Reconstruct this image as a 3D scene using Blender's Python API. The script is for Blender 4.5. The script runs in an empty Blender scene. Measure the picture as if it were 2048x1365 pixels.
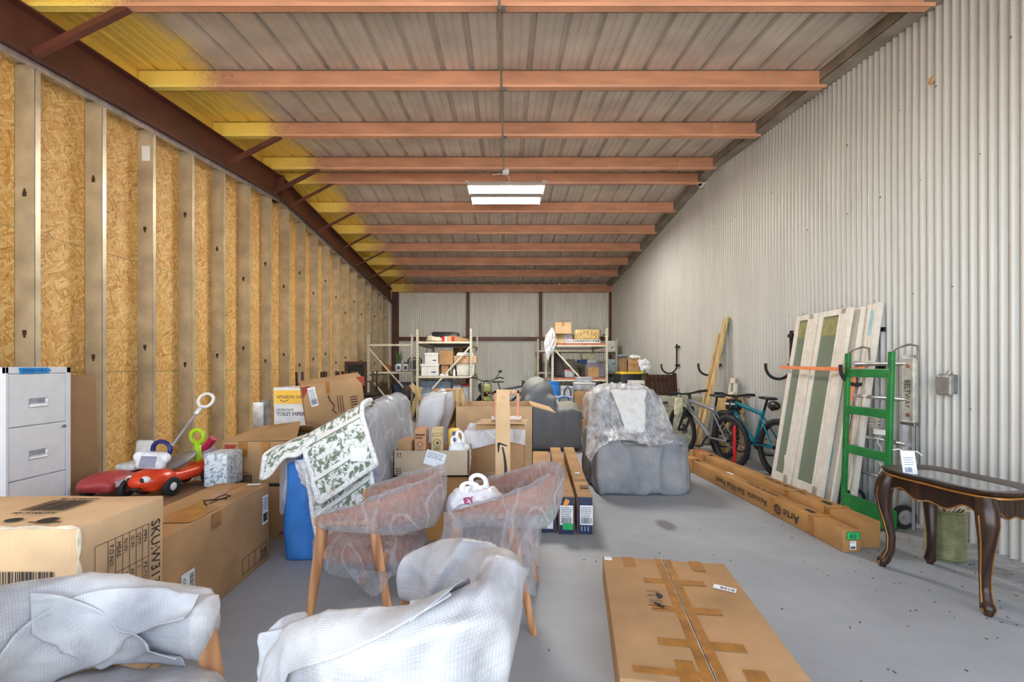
import bpy, bmesh, math, random
from mathutils import Vector, Matrix, noise
R = math.radians
PI = math.pi
V = Vector
random.seed(7)
COL = bpy.context.scene.collection
F, CX, CY, H = 910.2, 1011.0, 733.0, 1.33      # focal length and principal point of the survey, eye height


def P(x, y, Y):
    """survey point: image bearing x, y at depth Y -> place in the hall"""
    return V(((x - CX) * Y / F, Y, H - (y - CY) * Y / F))


def FL(x, y):
    Y = F * H / (y - CY)
    return V(((x - CX) * Y / F, Y, 0))


def PX(x, Y): return (x - CX) * Y / F
def PZ(y, Y): return H - (y - CY) * Y / F


def lin(c):
    return tuple((v / 12.92 if v <= .04045 else ((v + .055) / 1.055) ** 2.4) for v in (x / 255 for x in c)) + (1,)


# ------------------------------------------------------------------ materials
MATS = {}


class NT:
    def __init__(s, name):
        s.m = bpy.data.materials.new(name)
        s.m.use_nodes = True
        s.t = s.m.node_tree
        s.b = s.t.nodes['Principled BSDF']
        s.o = s.t.nodes['Material Output']

    def n(s, typ, **kw):
        nd = s.t.nodes.new(typ)
        for k, v in kw.items():
            if k[0] == '_':
                setattr(nd, k[1:], v)
            else:
                nd.inputs[k.replace('__', ' ')].default_value = v
        return nd

    def l(s, a, b):
        s.t.links.new(a, b)

    def set(s, **kw):
        for k, v in kw.items():
            s.b.inputs[k.replace('__', ' ')].default_value = v

    def coord(s, kind='Object', scale=(1, 1, 1), rot=(0, 0, 0), loc=(0, 0, 0)):
        tc = s.n('ShaderNodeTexCoord')
        mp = s.n('ShaderNodeMapping')
        s.l(tc.outputs[kind], mp.inputs[0])
        mp.inputs['Scale'].default_value = scale
        mp.inputs['Rotation'].default_value = rot
        mp.inputs['Location'].default_value = loc
        return mp.outputs[0]

    def noise(s, co, scale, detail=3, rough=.5):
        n = s.n('ShaderNodeTexNoise', Scale=scale, Detail=detail, Roughness=rough)
        s.l(co, n.inputs['Vector'])
        return n.outputs[0]

    def ramp(s, fac, stops):
        r = s.n('ShaderNodeValToRGB')
        e = r.color_ramp.elements
        while len(e) < len(stops):
            e.new(.5)
        for i, (p, c) in enumerate(stops):
            e[i].position = p
            e[i].color = c if len(c) == 4 else lin(c)
        s.l(fac, r.inputs[0])
        return r.outputs[0]

    def math(s, op, a, b=None, clamp=False):
        m = s.n('ShaderNodeMath', _operation=op, _use_clamp=clamp)
        for i, x in enumerate((a, b)):
            if x is None:
                continue
            if isinstance(x, (int, float)):
                m.inputs[i].default_value = x
            else:
                s.l(x, m.inputs[i])
        return m.outputs[0]

    def mix(s, fac, a, b, mode='MIX'):
        m = s.n('ShaderNodeMix', _data_type='RGBA', _blend_type=mode)
        for sock, x in ((m.inputs[0], fac), (m.inputs[6], a), (m.inputs[7], b)):
            if isinstance(x, (int, float)):
                sock.default_value = x
            elif isinstance(x, tuple):
                sock.default_value = x if len(x) == 4 else lin(x)
            else:
                s.l(x, sock)
        return m.outputs[2]

    def bump(s, h, strength=.3, dist=.01):
        b = s.n('ShaderNodeBump', Strength=strength, Distance=dist)
        s.l(h, b.inputs['Height'])
        s.l(b.outputs[0], s.b.inputs['Normal'])
        return b.outputs[0]

    def col(s, x):
        s.l(x, s.b.inputs['Base Color'])


def plain(name, c, rough=.5, metal=0., var=.12, scale=14, bump=0., **kw):
    """colour with a little wear noise"""
    if name in MATS:
        return MATS[name]
    t = NT(name)
    co = t.coord()
    n = t.noise(co, scale, 4)
    a = tuple(min(255, v * (1 + var)) for v in c)
    d = tuple(v * (1 - var) for v in c)
    t.col(t.ramp(n, [(.3, d), (.7, a)]))
    t.set(Roughness=rough, Metallic=metal, **kw)
    if bump:
        t.bump(t.noise(co, scale * 6, 2), bump, .004)
    MATS[name] = t.m
    return t.m


def cardboard(name, c, rough=.8):
    if name in MATS:
        return MATS[name]
    t = NT(name)
    co = t.coord()
    big = t.noise(co, 3.0, 4)
    fib = t.noise(t.coord(scale=(1, 1, .12)), 160, 2)
    base = t.ramp(big, [(.3, tuple(v * .9 for v in c)), (.7, tuple(min(255, v * 1.07) for v in c))])
    t.col(t.mix(t.math('MULTIPLY', fib, .25), base, tuple(v * .72 for v in c)))
    t.set(Roughness=rough)
    t.b.inputs['Specular IOR Level'].default_value = .25
    t.bump(t.noise(co, 40, 3), .06, .01)
    MATS[name] = t.m
    return t.m


def wood(name, c1, c2, scale=6, rough=.45, axis=2, stretch=.08):
    if name in MATS:
        return MATS[name]
    t = NT(name)
    sc = [1, 1, 1]
    sc[axis] = stretch
    co = t.coord(scale=tuple(sc))
    n = t.noise(co, scale * 4, 5, .6)
    w = t.n('ShaderNodeTexWave', Scale=scale, Distortion=6, Detail=3)
    t.l(co, w.inputs['Vector'])
    f = t.math('ADD', t.math('MULTIPLY', n, .6), t.math('MULTIPLY', w.outputs[1], .4))
    t.col(t.ramp(f, [(.25, c1), (.75, c2)]))
    t.set(Roughness=rough)
    t.bump(n, .1, .003)
    MATS[name] = t.m
    return t.m


def film(name, c=(235, 238, 245), lo=.22, hi=.75, rough=.18, scale=9, waffle=0., stretch=(1, 1, 1), bumpk=.5):
    """thin plastic sheet: part see-through, part milky, glossy creases with white highlights painted in"""
    if name in MATS:
        return MATS[name]
    t = NT(name)
    co = t.coord(scale=stretch)
    n = t.noise(co, scale, 5, .62)
    lw = t.n('ShaderNodeLayerWeight', Blend=.35)
    f = t.ramp(n, [(.36, (lo, lo, lo, 1)), (.66, (hi, hi, hi, 1))])
    f = t.math('ADD', f, t.math('MULTIPLY', lw.outputs[1], .35), True)
    cr = t.math('ABSOLUTE', t.math('SUBTRACT', t.noise(t.coord(scale=(1, .45, .45), rot=(.9, .5, .4)), 7, 1, .5), .5))
    f = t.math('ADD', f, t.math('MULTIPLY', t.ramp(cr, [(.0, (1, 1, 1, 1)), (.03, (0, 0, 0, 1))]), .22), True)  # white highlight streaks along creases, painted into the film's opacity
    tr = t.n('ShaderNodeBsdfTransparent')
    tr.inputs[0].default_value = (.97, .97, .985, 1)
    ms = t.n('ShaderNodeMixShader')
    t.set(Base__Color=lin(c), Roughness=rough)
    t.b.inputs['Specular IOR Level'].default_value = .6
    h = t.noise(t.coord(scale=stretch), scale * 3.2, 4, .6)
    if waffle:
        uv = t.n('ShaderNodeTexCoord')
        sp = t.n('ShaderNodeSeparateXYZ')
        t.l(uv.outputs['UV'], sp.inputs[0])
        k = 2 * PI / waffle
        a = t.math('SINE', t.math('MULTIPLY', sp.outputs[0], k))
        b = t.math('SINE', t.math('MULTIPLY', sp.outputs[1], k))
        g = t.math('MULTIPLY', a, b)
        f = t.math('ADD', f, t.math('MULTIPLY', g, .12), True)
        h = t.math('ADD', h, t.math('MULTIPLY', g, .35))
    t.bump(h, bumpk, .012)
    t.l(f, ms.inputs[0])
    t.l(tr.outputs[0], ms.inputs[1])
    t.l(t.b.outputs[0], ms.inputs[2])
    t.l(ms.outputs[0], t.o.inputs[0])
    MATS[name] = t.m
    return t.m


# ------------------------------------------------------------------ mesh building
def basis(org, x, y):
    x = V(x).normalized()
    y = V(y)
    z = x.cross(y).normalized()
    y = z.cross(x)
    m = Matrix.Identity(4)
    for i in range(3):
        m[i][0], m[i][1], m[i][2], m[i][3] = x[i], y[i], z[i], org[i]
    return m


class MB:
    def __init__(s):
        s.bm = bmesh.new()
        s.uv = s.bm.loops.layers.uv.new('UVMap')

    def _xf(s, vs, rot, c):
        if rot is not None:
            for v in vs:
                v.co = rot @ v.co
        if c is not None:
            for v in vs:
                v.co = v.co + V(c)

    def box(s, c, size, rot=None, bev=0., seg=2):
        r = bmesh.ops.create_cube(s.bm, size=1)
        vs = r['verts']
        for v in vs:
            v.co = V((v.co.x * size[0], v.co.y * size[1], v.co.z * size[2]))
        if bev:
            b = min(bev, min(size) * .45)
            es = list({e for v in vs for e in v.link_edges})
            rr = bmesh.ops.bevel(s.bm, geom=es, offset=b, segments=seg, affect='EDGES', profile=.5)
            vs = list({v for f in rr['faces'] for v in f.verts} | {v for v in vs if v.is_valid})
        if isinstance(rot, (int, float)):
            rot = Matrix.Rotation(rot, 3, 'Z')
        s._xf(vs, rot, c)
        return vs

    def bx(s, x0, x1, y0, y1, z0, z1, bev=0., seg=2):
        return s.box(((x0 + x1) / 2, (y0 + y1) / 2, (z0 + z1) / 2), (abs(x1 - x0), abs(y1 - y0), abs(z1 - z0)), None, bev, seg)

    def bar(s, p0, p1, w, t, up=(0, 0, 1), bev=0.):
        """rectangular bar between two points, w across, t along 'up'"""
        p0, p1 = V(p0), V(p1)
        d = p1 - p0
        z = d.normalized()
        x = V(up).cross(z)
        if x.length < 1e-5:
            x = V((1, 0, 0))
        x.normalize()
        y = z.cross(x)
        m = Matrix((x, y, z)).transposed()
        return s.box((p0 + p1) / 2, (w, t, d.length), m, bev, 1)

    def tube(s, pts, r, seg=10, closed=False, cap=True, flat=1.):
        pts = [V(p) for p in pts]
        n = len(pts)
        rings = []
        pn = None
        for i, p in enumerate(pts):
            a = pts[i - 1] if (i or closed) else p
            b = pts[(i + 1) % n] if (i < n - 1 or closed) else p
            d = (b - a).normalized()
            if pn is None:
                pn = d.orthogonal().normalized() if abs(d.z) > .99 else V((0, 0, 1))
            pn = (pn - d * pn.dot(d))
            if pn.length < 1e-6:
                pn = d.orthogonal()
            pn.normalize()
            q = d.cross(pn)
            rr = r[i] if isinstance(r, (list, tuple)) else r
            rings.append([s.bm.verts.new(p + (pn * math.cos(t) + q * math.sin(t) * flat) * rr) for t in (2 * PI * k / seg for k in range(seg))])
        m = n if closed else n - 1
        for i in range(m):
            A, B = rings[i], rings[(i + 1) % n]
            for k in range(seg):
                s.bm.faces.new((A[k], A[(k + 1) % seg], B[(k + 1) % seg], B[k]))
        if cap and not closed:
            s.bm.faces.new(rings[0][::-1])
            s.bm.faces.new(rings[-1])
        return rings

    def cyl(s, p0, p1, r, r2=None, seg=16):
        return s.tube([p0, p1], [r, r if r2 is None else r2], seg)

    def lathe(s, prof, c=(0, 0, 0), seg=24, rot=None):
        c = V(c)
        rings = []
        for r, z in prof:
            if r < 1e-5:
                rings.append([V((0, 0, z))])
            else:
                rings.append([V((r * math.cos(2 * PI * k / seg), r * math.sin(2 * PI * k / seg), z)) for k in range(seg)])
        rv = [[s.bm.verts.new((rot @ p if rot else p) + c) for p in ring] for ring in rings]
        for A, B in zip(rv, rv[1:]):
            for k in range(seg):
                a = [A[k % len(A)], A[(k + 1) % len(A)], B[(k + 1) % len(B)], B[k % len(B)]]
                u = []
                for v in a:
                    if v not in u:
                        u.append(v)
                if len(u) > 2:
                    try:
                        s.bm.faces.new(u)
                    except ValueError:
                        pass

    def sph(s, c, r, seg=16, rot=None):
        if isinstance(r, (int, float)):
            r = (r, r, r)
        rr = bmesh.ops.create_uvsphere(s.bm, u_segments=seg, v_segments=max(6, seg // 2 + 2), radius=1)
        for v in rr['verts']:
            v.co = V((v.co.x * r[0], v.co.y * r[1], v.co.z * r[2]))
        s._xf(rr['verts'], rot, c)
        return rr['verts']

    def poly(s, pts):
        return s.bm.faces.new([s.bm.verts.new(V(p)) for p in pts])

    def slab(s, poly, d):
        """extrude a closed polygon (3D points) by vector d"""
        d = V(d)
        A = [s.bm.verts.new(V(p)) for p in poly]
        B = [s.bm.verts.new(V(p) + d) for p in poly]
        n = len(A)
        s.bm.faces.new(A[::-1])
        s.bm.faces.new(B)
        for i in range(n):
            s.bm.faces.new((A[i], A[(i + 1) % n], B[(i + 1) % n], B[i]))

    def grid(s, fn, nu, nv, cu=False, cv=False, us=1., vs=1.):
        """parametric sheet fn(u,v), u,v in 0..1, uv stored in metres"""
        g = [[s.bm.verts.new(fn(i / nu, j / nv)) for j in range(nv if cv else nv + 1)] for i in range(nu if cu else nu + 1)]
        for i in range(nu):
            for j in range(nv):
                a, b, c, d = g[i][j], g[(i + 1) % len(g)][j], g[(i + 1) % len(g)][(j + 1) % len(g[0])], g[i][(j + 1) % len(g[0])]
                f = s.bm.faces.new((a, b, c, d))
                for lp, (uu, vv) in zip(f.loops, ((i, j), (i + 1, j), (i + 1, j + 1), (i, j + 1))):
                    lp[s.uv].uv = (uu / nu * us, vv / nv * vs)
        return g

    def text(s, txt, size, m, align='LEFT', ext=.0004, sx=1.):
        cu = bpy.data.curves.new('txt', 'FONT')
        cu.body = txt
        cu.size = size
        cu.align_x = align
        cu.extrude = ext
        cu.resolution_u = 2
        ob = bpy.data.objects.new('txt', cu)
        me = bpy.data.meshes.new_from_object(ob)
        for v in me.vertices:
            v.co.x *= sx
        me.transform(m)
        s.bm.from_mesh(me)
        bpy.data.objects.remove(ob)
        bpy.data.curves.remove(cu)
        bpy.data.meshes.remove(me)

    def plate(s, m, x0, x1, y0, y1, t=.0006):
        """thin plate in the plane of basis m"""
        s.slab([m @ V(p) for p in ((x0, y0, 0), (x1, y0, 0), (x1, y1, 0), (x0, y1, 0))], (m.to_3x3() @ V((0, 0, t))))

    def barcode(s, m, x0, x1, y0, y1, seed=1, n=26):
        rg = random.Random(seed)
        x = x0
        w = (x1 - x0) / (n * 1.9)
        while x < x1 - w:
            k = rg.choice((.6, 1, 1, 1.8)) * w
            s.plate(m, x, min(x1, x + k), y0, y1, .0005)
            x += k + rg.choice((.7, 1, 1.4)) * w

    def warp(s, fn):
        for v in s.bm.verts:
            v.co = fn(v.co)
        return s

    def jitter(s, a, sc, seed=0.):
        s.bm.normal_update()
        o = V((seed * 3.1, seed * 1.7, seed))
        for v in s.bm.verts:
            v.co += v.normal * (noise.noise(v.co * sc + o) * a)
        return s

    def build(s, name, mat, parent=None, loc=None, rotz=0., smooth=None, world=False, fix=True):
        if fix:
            bmesh.ops.recalc_face_normals(s.bm, faces=s.bm.faces[:])
        me = bpy.data.meshes.new(name)
        s.bm.to_mesh(me)
        s.bm.free()
        ob = bpy.data.objects.new(name, me)
        COL.objects.link(ob)
        me.materials.append(mat)
        if parent is not None:
            ob.parent = parent
            if world:
                me.transform(TM[parent.name].inverted())
            TM[ob.name] = TM[parent.name]
        else:
            m = Matrix.Translation(V(loc or (0, 0, 0))) @ Matrix.Rotation(rotz, 4, 'Z')
            if world:
                me.transform(m.inverted())
            ob.location = loc or (0, 0, 0)
            ob.rotation_euler = (0, 0, rotz)
            TM[ob.name] = m
        if smooth is not None:
            for p in me.polygons:
                p.use_smooth = True
            if smooth < 180:
                me.set_sharp_from_angle(angle=R(smooth))
        return ob


TM = {}


def tag(o, label, cat, group=None):
    o['label'] = label
    o['category'] = cat
    if group:
        o['group'] = group
    return o


def thing(name, label, cat, loc=(0, 0, 0), rotz=0., group=None, rot=None):
    o = bpy.data.objects.new(name, None)
    o.empty_display_size = .1
    COL.objects.link(o)
    o.location = loc
    o.rotation_euler = rot if rot else (0, 0, rotz)
    TM[o.name] = Matrix.Translation(V(loc)) @ (o.rotation_euler.to_matrix().to_4x4())
    return tag(o, label, cat, group)


def struct(o):
    o['kind'] = 'structure'
    return o


def copy_tree(o, parent=None):
    c = o.copy()
    COL.objects.link(c)
    if parent is not None:
        c.parent = parent
    for ch in list(o.children):
        copy_tree(ch, c)
    return c


def blob(mb, voxel=.03, smooth=6, factor=.5, disp=None):
    """merge overlapping solids into one soft skin (cloth-like covers, bags, toys)"""
    me = bpy.data.meshes.new('tmp')
    bmesh.ops.recalc_face_normals(mb.bm, faces=mb.bm.faces[:])
    mb.bm.to_mesh(me)
    mb.bm.free()
    ob = bpy.data.objects.new('tmp', me)
    COL.objects.link(ob)
    m = ob.modifiers.new('r', 'REMESH')
    m.mode = 'VOXEL'
    m.voxel_size = voxel
    sm = ob.modifiers.new('s', 'SMOOTH')
    sm.factor = factor
    sm.iterations = smooth
    dg = bpy.context.evaluated_depsgraph_get()
    m2 = bpy.data.meshes.new_from_object(ob.evaluated_get(dg))
    out = MB()
    out.bm.from_mesh(m2)
    bpy.data.objects.remove(ob)
    bpy.data.meshes.remove(me)
    bpy.data.meshes.remove(m2)
    if disp:
        out.bm.normal_update()
        mv = [(v, v.co + v.normal * disp(v.co, v.normal)) for v in out.bm.verts]
        for v, c in mv:
            v.co = c
    return out


def soft(pts, it=2):
    """corner-cut an open polyline"""
    pts = [V(p) for p in pts]
    for _ in range(it):
        q = [pts[0]]
        for a, b in zip(pts, pts[1:]):
            q += [a.lerp(b, .25), a.lerp(b, .75)]
        pts = q + [pts[-1]]
    return pts


def fbm(p, sc, o=3, seed=0):
    return noise.fractal(V(p) * sc + V((seed * 7.3, seed * 3.9, seed)), 1., 2., o)


def ridge(p, sc, seed=0):
    n = abs(noise.noise(V(p) * sc + V((seed * 5.1, seed, seed * 2.3))))
    return max(0., 1 - n * 3.2) ** 2


# ------------------------------------------------------------------ palette
BOX = cardboard('cardboard', (184, 146, 104))
BOXP = cardboard('cardboard_pale', (218, 184, 142))
BOXO = cardboard('cardboard_ochre', (180, 134, 82))
BOXT = cardboard('cardboard_taupe', (150, 118, 86))
BOXG = cardboard('cardboard_greige', (190, 170, 145))
TAPE = plain('brown_parcel_tape', (164, 112, 50), .3)
INK = plain('black_ink', (38, 34, 32), .7, var=.05)
INKB = plain('brown_ink', (96, 62, 40), .7, var=.1)
RED = plain('red_ink', (150, 58, 46), .7)
PAPER = plain('white_paper_label', (238, 240, 242), .6, var=.03)
WHITE = plain('white_plastic', (226, 226, 224), .4, var=.04)
BLACK = plain('black_plastic', (26, 26, 28), .42)
RUBBER = plain('black_rubber', (34, 34, 36), .75, bump=.2)
STEEL = plain('dull_steel', (150, 150, 150), .35, .9)
ALU = plain('aluminium', (198, 198, 200), .38, .75, var=.06)
GALV = plain('galvanised_steel', (172, 164, 148), .42, .55, var=.12, scale=6)
OAK = wood('oiled_teak', (156, 106, 68), (204, 150, 104), 7, .45)
DARKW = wood('dark_stained_wood', (46, 26, 18), (86, 50, 34), 6, .4)
PINE = wood('pine_lumber', (186, 152, 98), (218, 190, 138), 5, .65)
REDOX = None
TUBE_E, SKY_S, SUN_E, EXPO = 170.0, .42, 11.0, 1.12
# ================================================================== the hall
XL_F, XL_O, XR, YB, YF, YR = -3.766, -3.93, 3.5, 15.16, -.6, 7.6


def zb(Y):                                            # underside of the roof purlins
    return 3.836 + .088 * Y if Y <= YR else 3.836 + .088 * YR - .088 * (Y - YR)


# ---- materials of the hall
def concrete():
    t = NT('concrete')
    co = t.coord()
    n1, n2, n3 = t.noise(co, .9, 5, .6), t.noise(co, 7, 5, .65), t.noise(co, 60, 3)
    c = t.ramp(n1, [(.3, (148, 153, 159)), (.7, (179, 184, 190))])
    c = t.mix(t.math('MULTIPLY', n2, .35), c, (133, 137, 141))
    sp = t.ramp(n3, [(.62, (0, 0, 0, 1)), (.72, (1, 1, 1, 1))])
    c = t.mix(t.math('MULTIPLY', sp, .25), c, (205, 203, 198))
    st = t.n('ShaderNodeVectorMath', _operation='DISTANCE')     # dark round stain
    mp = t.coord(scale=(1, .55, 1))
    t.l(mp, st.inputs[0])
    p = FL(1332, 1051)
    st.inputs[1].default_value = (p.x, p.y * .55, 0)
    blot = t.math('ADD', st.outputs['Value'], t.math('MULTIPLY', n2, .05))
    c = t.mix(t.ramp(blot, [(.075, (.7, .7, .7, 1)), (.115, (0, 0, 0, 1))]), c, (86, 82, 78))
    sx = t.n('ShaderNodeSeparateXYZ')
    t.l(t.n('ShaderNodeTexCoord').outputs['Object'], sx.inputs[0])
    near = t.ramp(t.math('MULTIPLY', t.math('ADD', sx.outputs[0], t.math('MULTIPLY', n1, 1.2)), .25), [(.80, (0, 0, 0, 1)), (1.0, (1, 1, 1, 1))])
    grime = t.ramp(t.noise(co, 16, 5, .7), [(.44, (0, 0, 0, 1)), (.6, (1, 1, 1, 1))])
    c = t.mix(t.math('MULTIPLY', t.math('MULTIPLY', near, grime), .75), c, (128, 116, 98))
    t.col(c)
    t.set(Roughness=.55)
    t.bump(t.math('ADD', t.math('MULTIPLY', n2, .5), n3), .08, .004)
    return t.m


def osb():
    t = NT('oriented_strand_board')
    co0 = t.n('ShaderNodeTexCoord').outputs['Object']
    sp = t.n('ShaderNodeSeparateXYZ')
    t.l(co0, sp.inputs[0])
    cb = t.n('ShaderNodeCombineXYZ')
    t.l(sp.outputs[1], cb.inputs[0])
    t.l(sp.outputs[2], cb.inputs[1])
    layers, pick = [], []
    for i, (ang, s1, s2) in enumerate(((.25, 12, 62), (1.1, 13, 70), (-.75, 11, 60), (1.75, 14, 76), (.55, 12, 66))):
        mp = t.n('ShaderNodeMapping')
        mp.inputs['Rotation'].default_value = (0, 0, ang)
        mp.inputs['Location'].default_value = (i * 3.7, i * 1.3, 0)
        mp.vector_type = 'TEXTURE'
        mp.inputs['Scale'].default_value = (1 / s1, 1 / s2, 1)
        dz = t.n('ShaderNodeTexNoise', Scale=2.5, Detail=1)
        t.l(cb.outputs[0], dz.inputs['Vector'])
        ad = t.n('ShaderNodeVectorMath', _operation='MULTIPLY_ADD')
        t.l(dz.outputs[1], ad.inputs[0])
        ad.inputs[1].default_value = (.05, .05, 0)
        t.l(cb.outputs[0], ad.inputs[2])
        t.l(ad.outputs[0], mp.inputs[0])
        vo = t.n('ShaderNodeTexVoronoi', _voronoi_dimensions='2D', Scale=1)
        t.l(mp.outputs[0], vo.inputs['Vector'])
        sc = t.n('ShaderNodeSeparateColor')
        t.l(vo.outputs['Color'], sc.inputs[0])
        layers.append(sc.outputs[0])
        pick.append(sc.outputs[1])
    v = layers[0]
    for q, (a, p) in enumerate(zip(layers[1:], pick[1:])):
        m = t.n('ShaderNodeMix', _data_type='FLOAT')
        t.l(t.math('GREATER_THAN', p, 1 - 1 / (q + 2)), m.inputs[0])
        t.l(v, m.inputs[2])
        t.l(a, m.inputs[3])
        v = m.outputs[0]
    big = t.noise(cb.outputs[0], 1.2, 3)
    v2 = t.math('ADD', t.math('MULTIPLY', v, .8), t.math('MULTIPLY', big, .25))
    c = t.ramp(v2, [(.04, (136, 88, 40)), (.17, (200, 148, 78)), (.55, (222, 176, 104)), (.95, (238, 204, 140))])
    z = sp.outputs[2]                                 # chalk line and panel seam
    seam = t.math('LESS_THAN', t.math('ABSOLUTE', t.math('SUBTRACT', z, 1.275)), .006)
    chalk = t.math('LESS_THAN', t.math('ABSOLUTE', t.math('SUBTRACT', z, 2.44)), .004)
    c = t.mix(t.math('MULTIPLY', t.math('ADD', seam, chalk), .6), c, (104, 128, 92))
    t.col(c)
    t.set(Roughness=.6)
    t.bump(v, .25, .004)
    return t.m


def foamed(name, base, rough, metal, ripple=False):
    """painted steel with yellow insulation overspray along the left eave"""
    t = NT(name)
    tc = t.n('ShaderNodeTexCoord').outputs['Object']
    sp = t.n('ShaderNodeSeparateXYZ')
    t.l(tc, sp.inputs[0])
    n, fine, mott = t.noise(tc, 1.6, 4, .6), t.noise(tc, 90, 2), t.noise(t.coord(scale=(1, 1, 4)), 2.2, 4)
    x = t.math('ADD', sp.outputs[0], t.math('MULTIPLY', t.math('SUBTRACT', n, .5), 1.1))
    x = t.math('ADD', x, t.math('MULTIPLY', t.math('SUBTRACT', fine, .5), .8))
    m = t.ramp(t.math('MULTIPLY', x, -.25), [(.74, (0, 0, 0, 1)), (.83, (1, 1, 1, 1))])
    c = t.ramp(mott, [(.3, tuple(v * .92 for v in base)), (.7, tuple(min(255, v * 1.06) for v in base))])
    c = t.mix(m, c, (252, 222, 112))
    t.col(c)
    t.set(Roughness=rough, Metallic=metal)
    t.bump(t.math('MULTIPLY', m, t.noise(tc, 30, 3)), .4, .02)
    return t.m


def corrugated_paint(name, c, metal=.25):
    t = NT(name)
    tc = t.n('ShaderNodeTexCoord').outputs['Object']
    n = t.noise(t.coord(scale=(1, 1, .15)), 5, 4)
    col = t.ramp(n, [(.3, tuple(v * .95 for v in c)), (.7, c)])
    d = t.noise(tc, 26, 4, .7)
    col = t.mix(t.math('MULTIPLY', t.ramp(d, [(.62, (0, 0, 0, 1)), (.75, (1, 1, 1, 1))]), .18), col, (160, 150, 130))
    t.col(col)
    t.set(Roughness=.5, Metallic=metal)
    return t.m


M_CONC, M_OSB = concrete(), osb()
M_PURLIN = foamed('red_oxide_steel', (206, 150, 118), .45, .0)
M_DECK = foamed('roof_sheet', (208, 200, 190), .45, .1)
M_RAFT = plain('dark_red_oxide_steel', (96, 54, 42), .5, .0, var=.16, scale=2.5)
M_WALL = corrugated_paint('corrugated_wall_paint', (204, 203, 198))
M_WALLB = corrugated_paint('corrugated_wall_paint_lit', (240, 240, 234), 0.)  # same sheet as the right wall, lightened to stand in for light
M_FLASH = plain('grey_flashing', (150, 142, 130), .45, .3, var=.15, scale=3)

# ---- floor and the yard outside the open front
m = MB()
m.bx(-4.3, 3.7, YF, YB + .2, -.2, 0)
struct(m.build('floor', M_CONC))
m = MB()
m.bx(-40, 40, -60, YF - .002, -.25, -.03)
struct(m.build('ground', plain('yard_concrete', (205, 200, 190), .8, scale=2)))

# ---- left wall: strand board, steel studs, top and bottom tracks
m = MB()
for a, b_ in ((YF, YR), (YR, YB)):
    m.slab([(XL_O - .012, a, 0), (XL_O, a, 0), (XL_O, a, zb(a) - .38), (XL_O - .012, a, zb(a) - .38)], (0, 0, 0)) if False else None
    A_ = [(a, 0), (b_, 0), (b_, zb(b_) - .38), (a, zb(a) - .38)]
    m.slab([(XL_O, y, z) for y, z in A_], (-.012, 0, 0))
wl = struct(m.build('wall_left', M_OSB))
m = MB()
for a, b_ in ((YF, YR), (YR, YB)):
    m.slab([(XL_O + .01, y, z) for y, z in ((a, zb(a) - .38), (b_, zb(b_) - .38), (b_, zb(b_) + .22), (a, zb(a) + .22))], (-.02, 0, 0))
m.build('eave_closure', M_DECK, wl)
M_STUD = plain('galvanised_stud', (196, 184, 158), .38, .35, var=.1, scale=5)


def keyhole(m, c):
    x, y, z = c
    s_ = 1 if int(z * 100) % 2 else -1
    m.bx(x - .015, x + .015, y - .004, y - .0005, z - .02, z + .02)
    m.bx(x - .008, x + .008, y - .004, y - .0005, z + .02 * s_, z + .042 * s_)


studY = [3427 / 910 * 910 / 941 + .61 * (k - 2) * .997 for k in range(0, 22)]
for k, y in enumerate(studY):
    if y > YB - .1:
        break
    m = MB()
    top = zb(y) - .41
    m.bx(XL_O + .001, XL_F, y, y + .0025, .0, top)                 # web towards the door
    m.bx(XL_F - .002, XL_F, y, y + .045, .0, top)                  # room-side flange
    m.bx(XL_F - .014, XL_F - .002, y + .043, y + .045, .0, top)    # lip
    m.bx(XL_O + .001, XL_O + .003, y, y + .045, 0, top)
    s = m.build('stud', M_STUD, wl)
    m = MB()
    for zk in (1.36 + (k * 37 % 5) * .06, 2.62 + (k * 53 % 7) * .09):
        if zk < top - .1:
            keyhole(m, ((XL_O + XL_F) / 2, y, zk))
    m.build('knockout', plain('stud_hole_shade', (66, 48, 26), .8), s)
    if k == 4:
        m = MB()
        m.bx(XL_O + .05, XL_F - .03, y - .003, y - .001, top - .33, top - .17)
        m.build('sticker', PAPER, s)
m = MB()
for a, b in ((YF, YR), (YR, YB)):
    A, B = zb(a) - .40, zb(b) - .40
    for x0, x1, dz0, dz1 in ((XL_O + .002, XL_F + .01, 0, .003), (XL_F + .006, XL_F + .01, -.05, 0)):
        m.slab([(x0, a, A + dz0), (x1, a, A + dz0), (x1, a, A + dz1), (x0, a, A + dz1)], (0, b - a, B - A))
m.build('top_track', plain('bright_galvanised', (205, 208, 210), .25, .8), wl)
m = MB()
m.bx(XL_O + .002, XL_F + .004, YF, YB, 0, .004)
m.bx(XL_F + .001, XL_F + .004, YF, YB, 0, .035)
m.build('bottom_track', GALV, wl)

# ---- right and back walls of corrugated steel


def corrugated(L, top, pitch=.0685, amp=.017, sub=8):
    n = int(L / pitch * sub)
    pts = []
    for i in range(n + 1):
        a = 2 * PI * i / sub
        s_ = math.sin(a)
        pts.append((L * i / n, amp * math.copysign(abs(s_) ** .8, s_)))
    return pts


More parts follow.
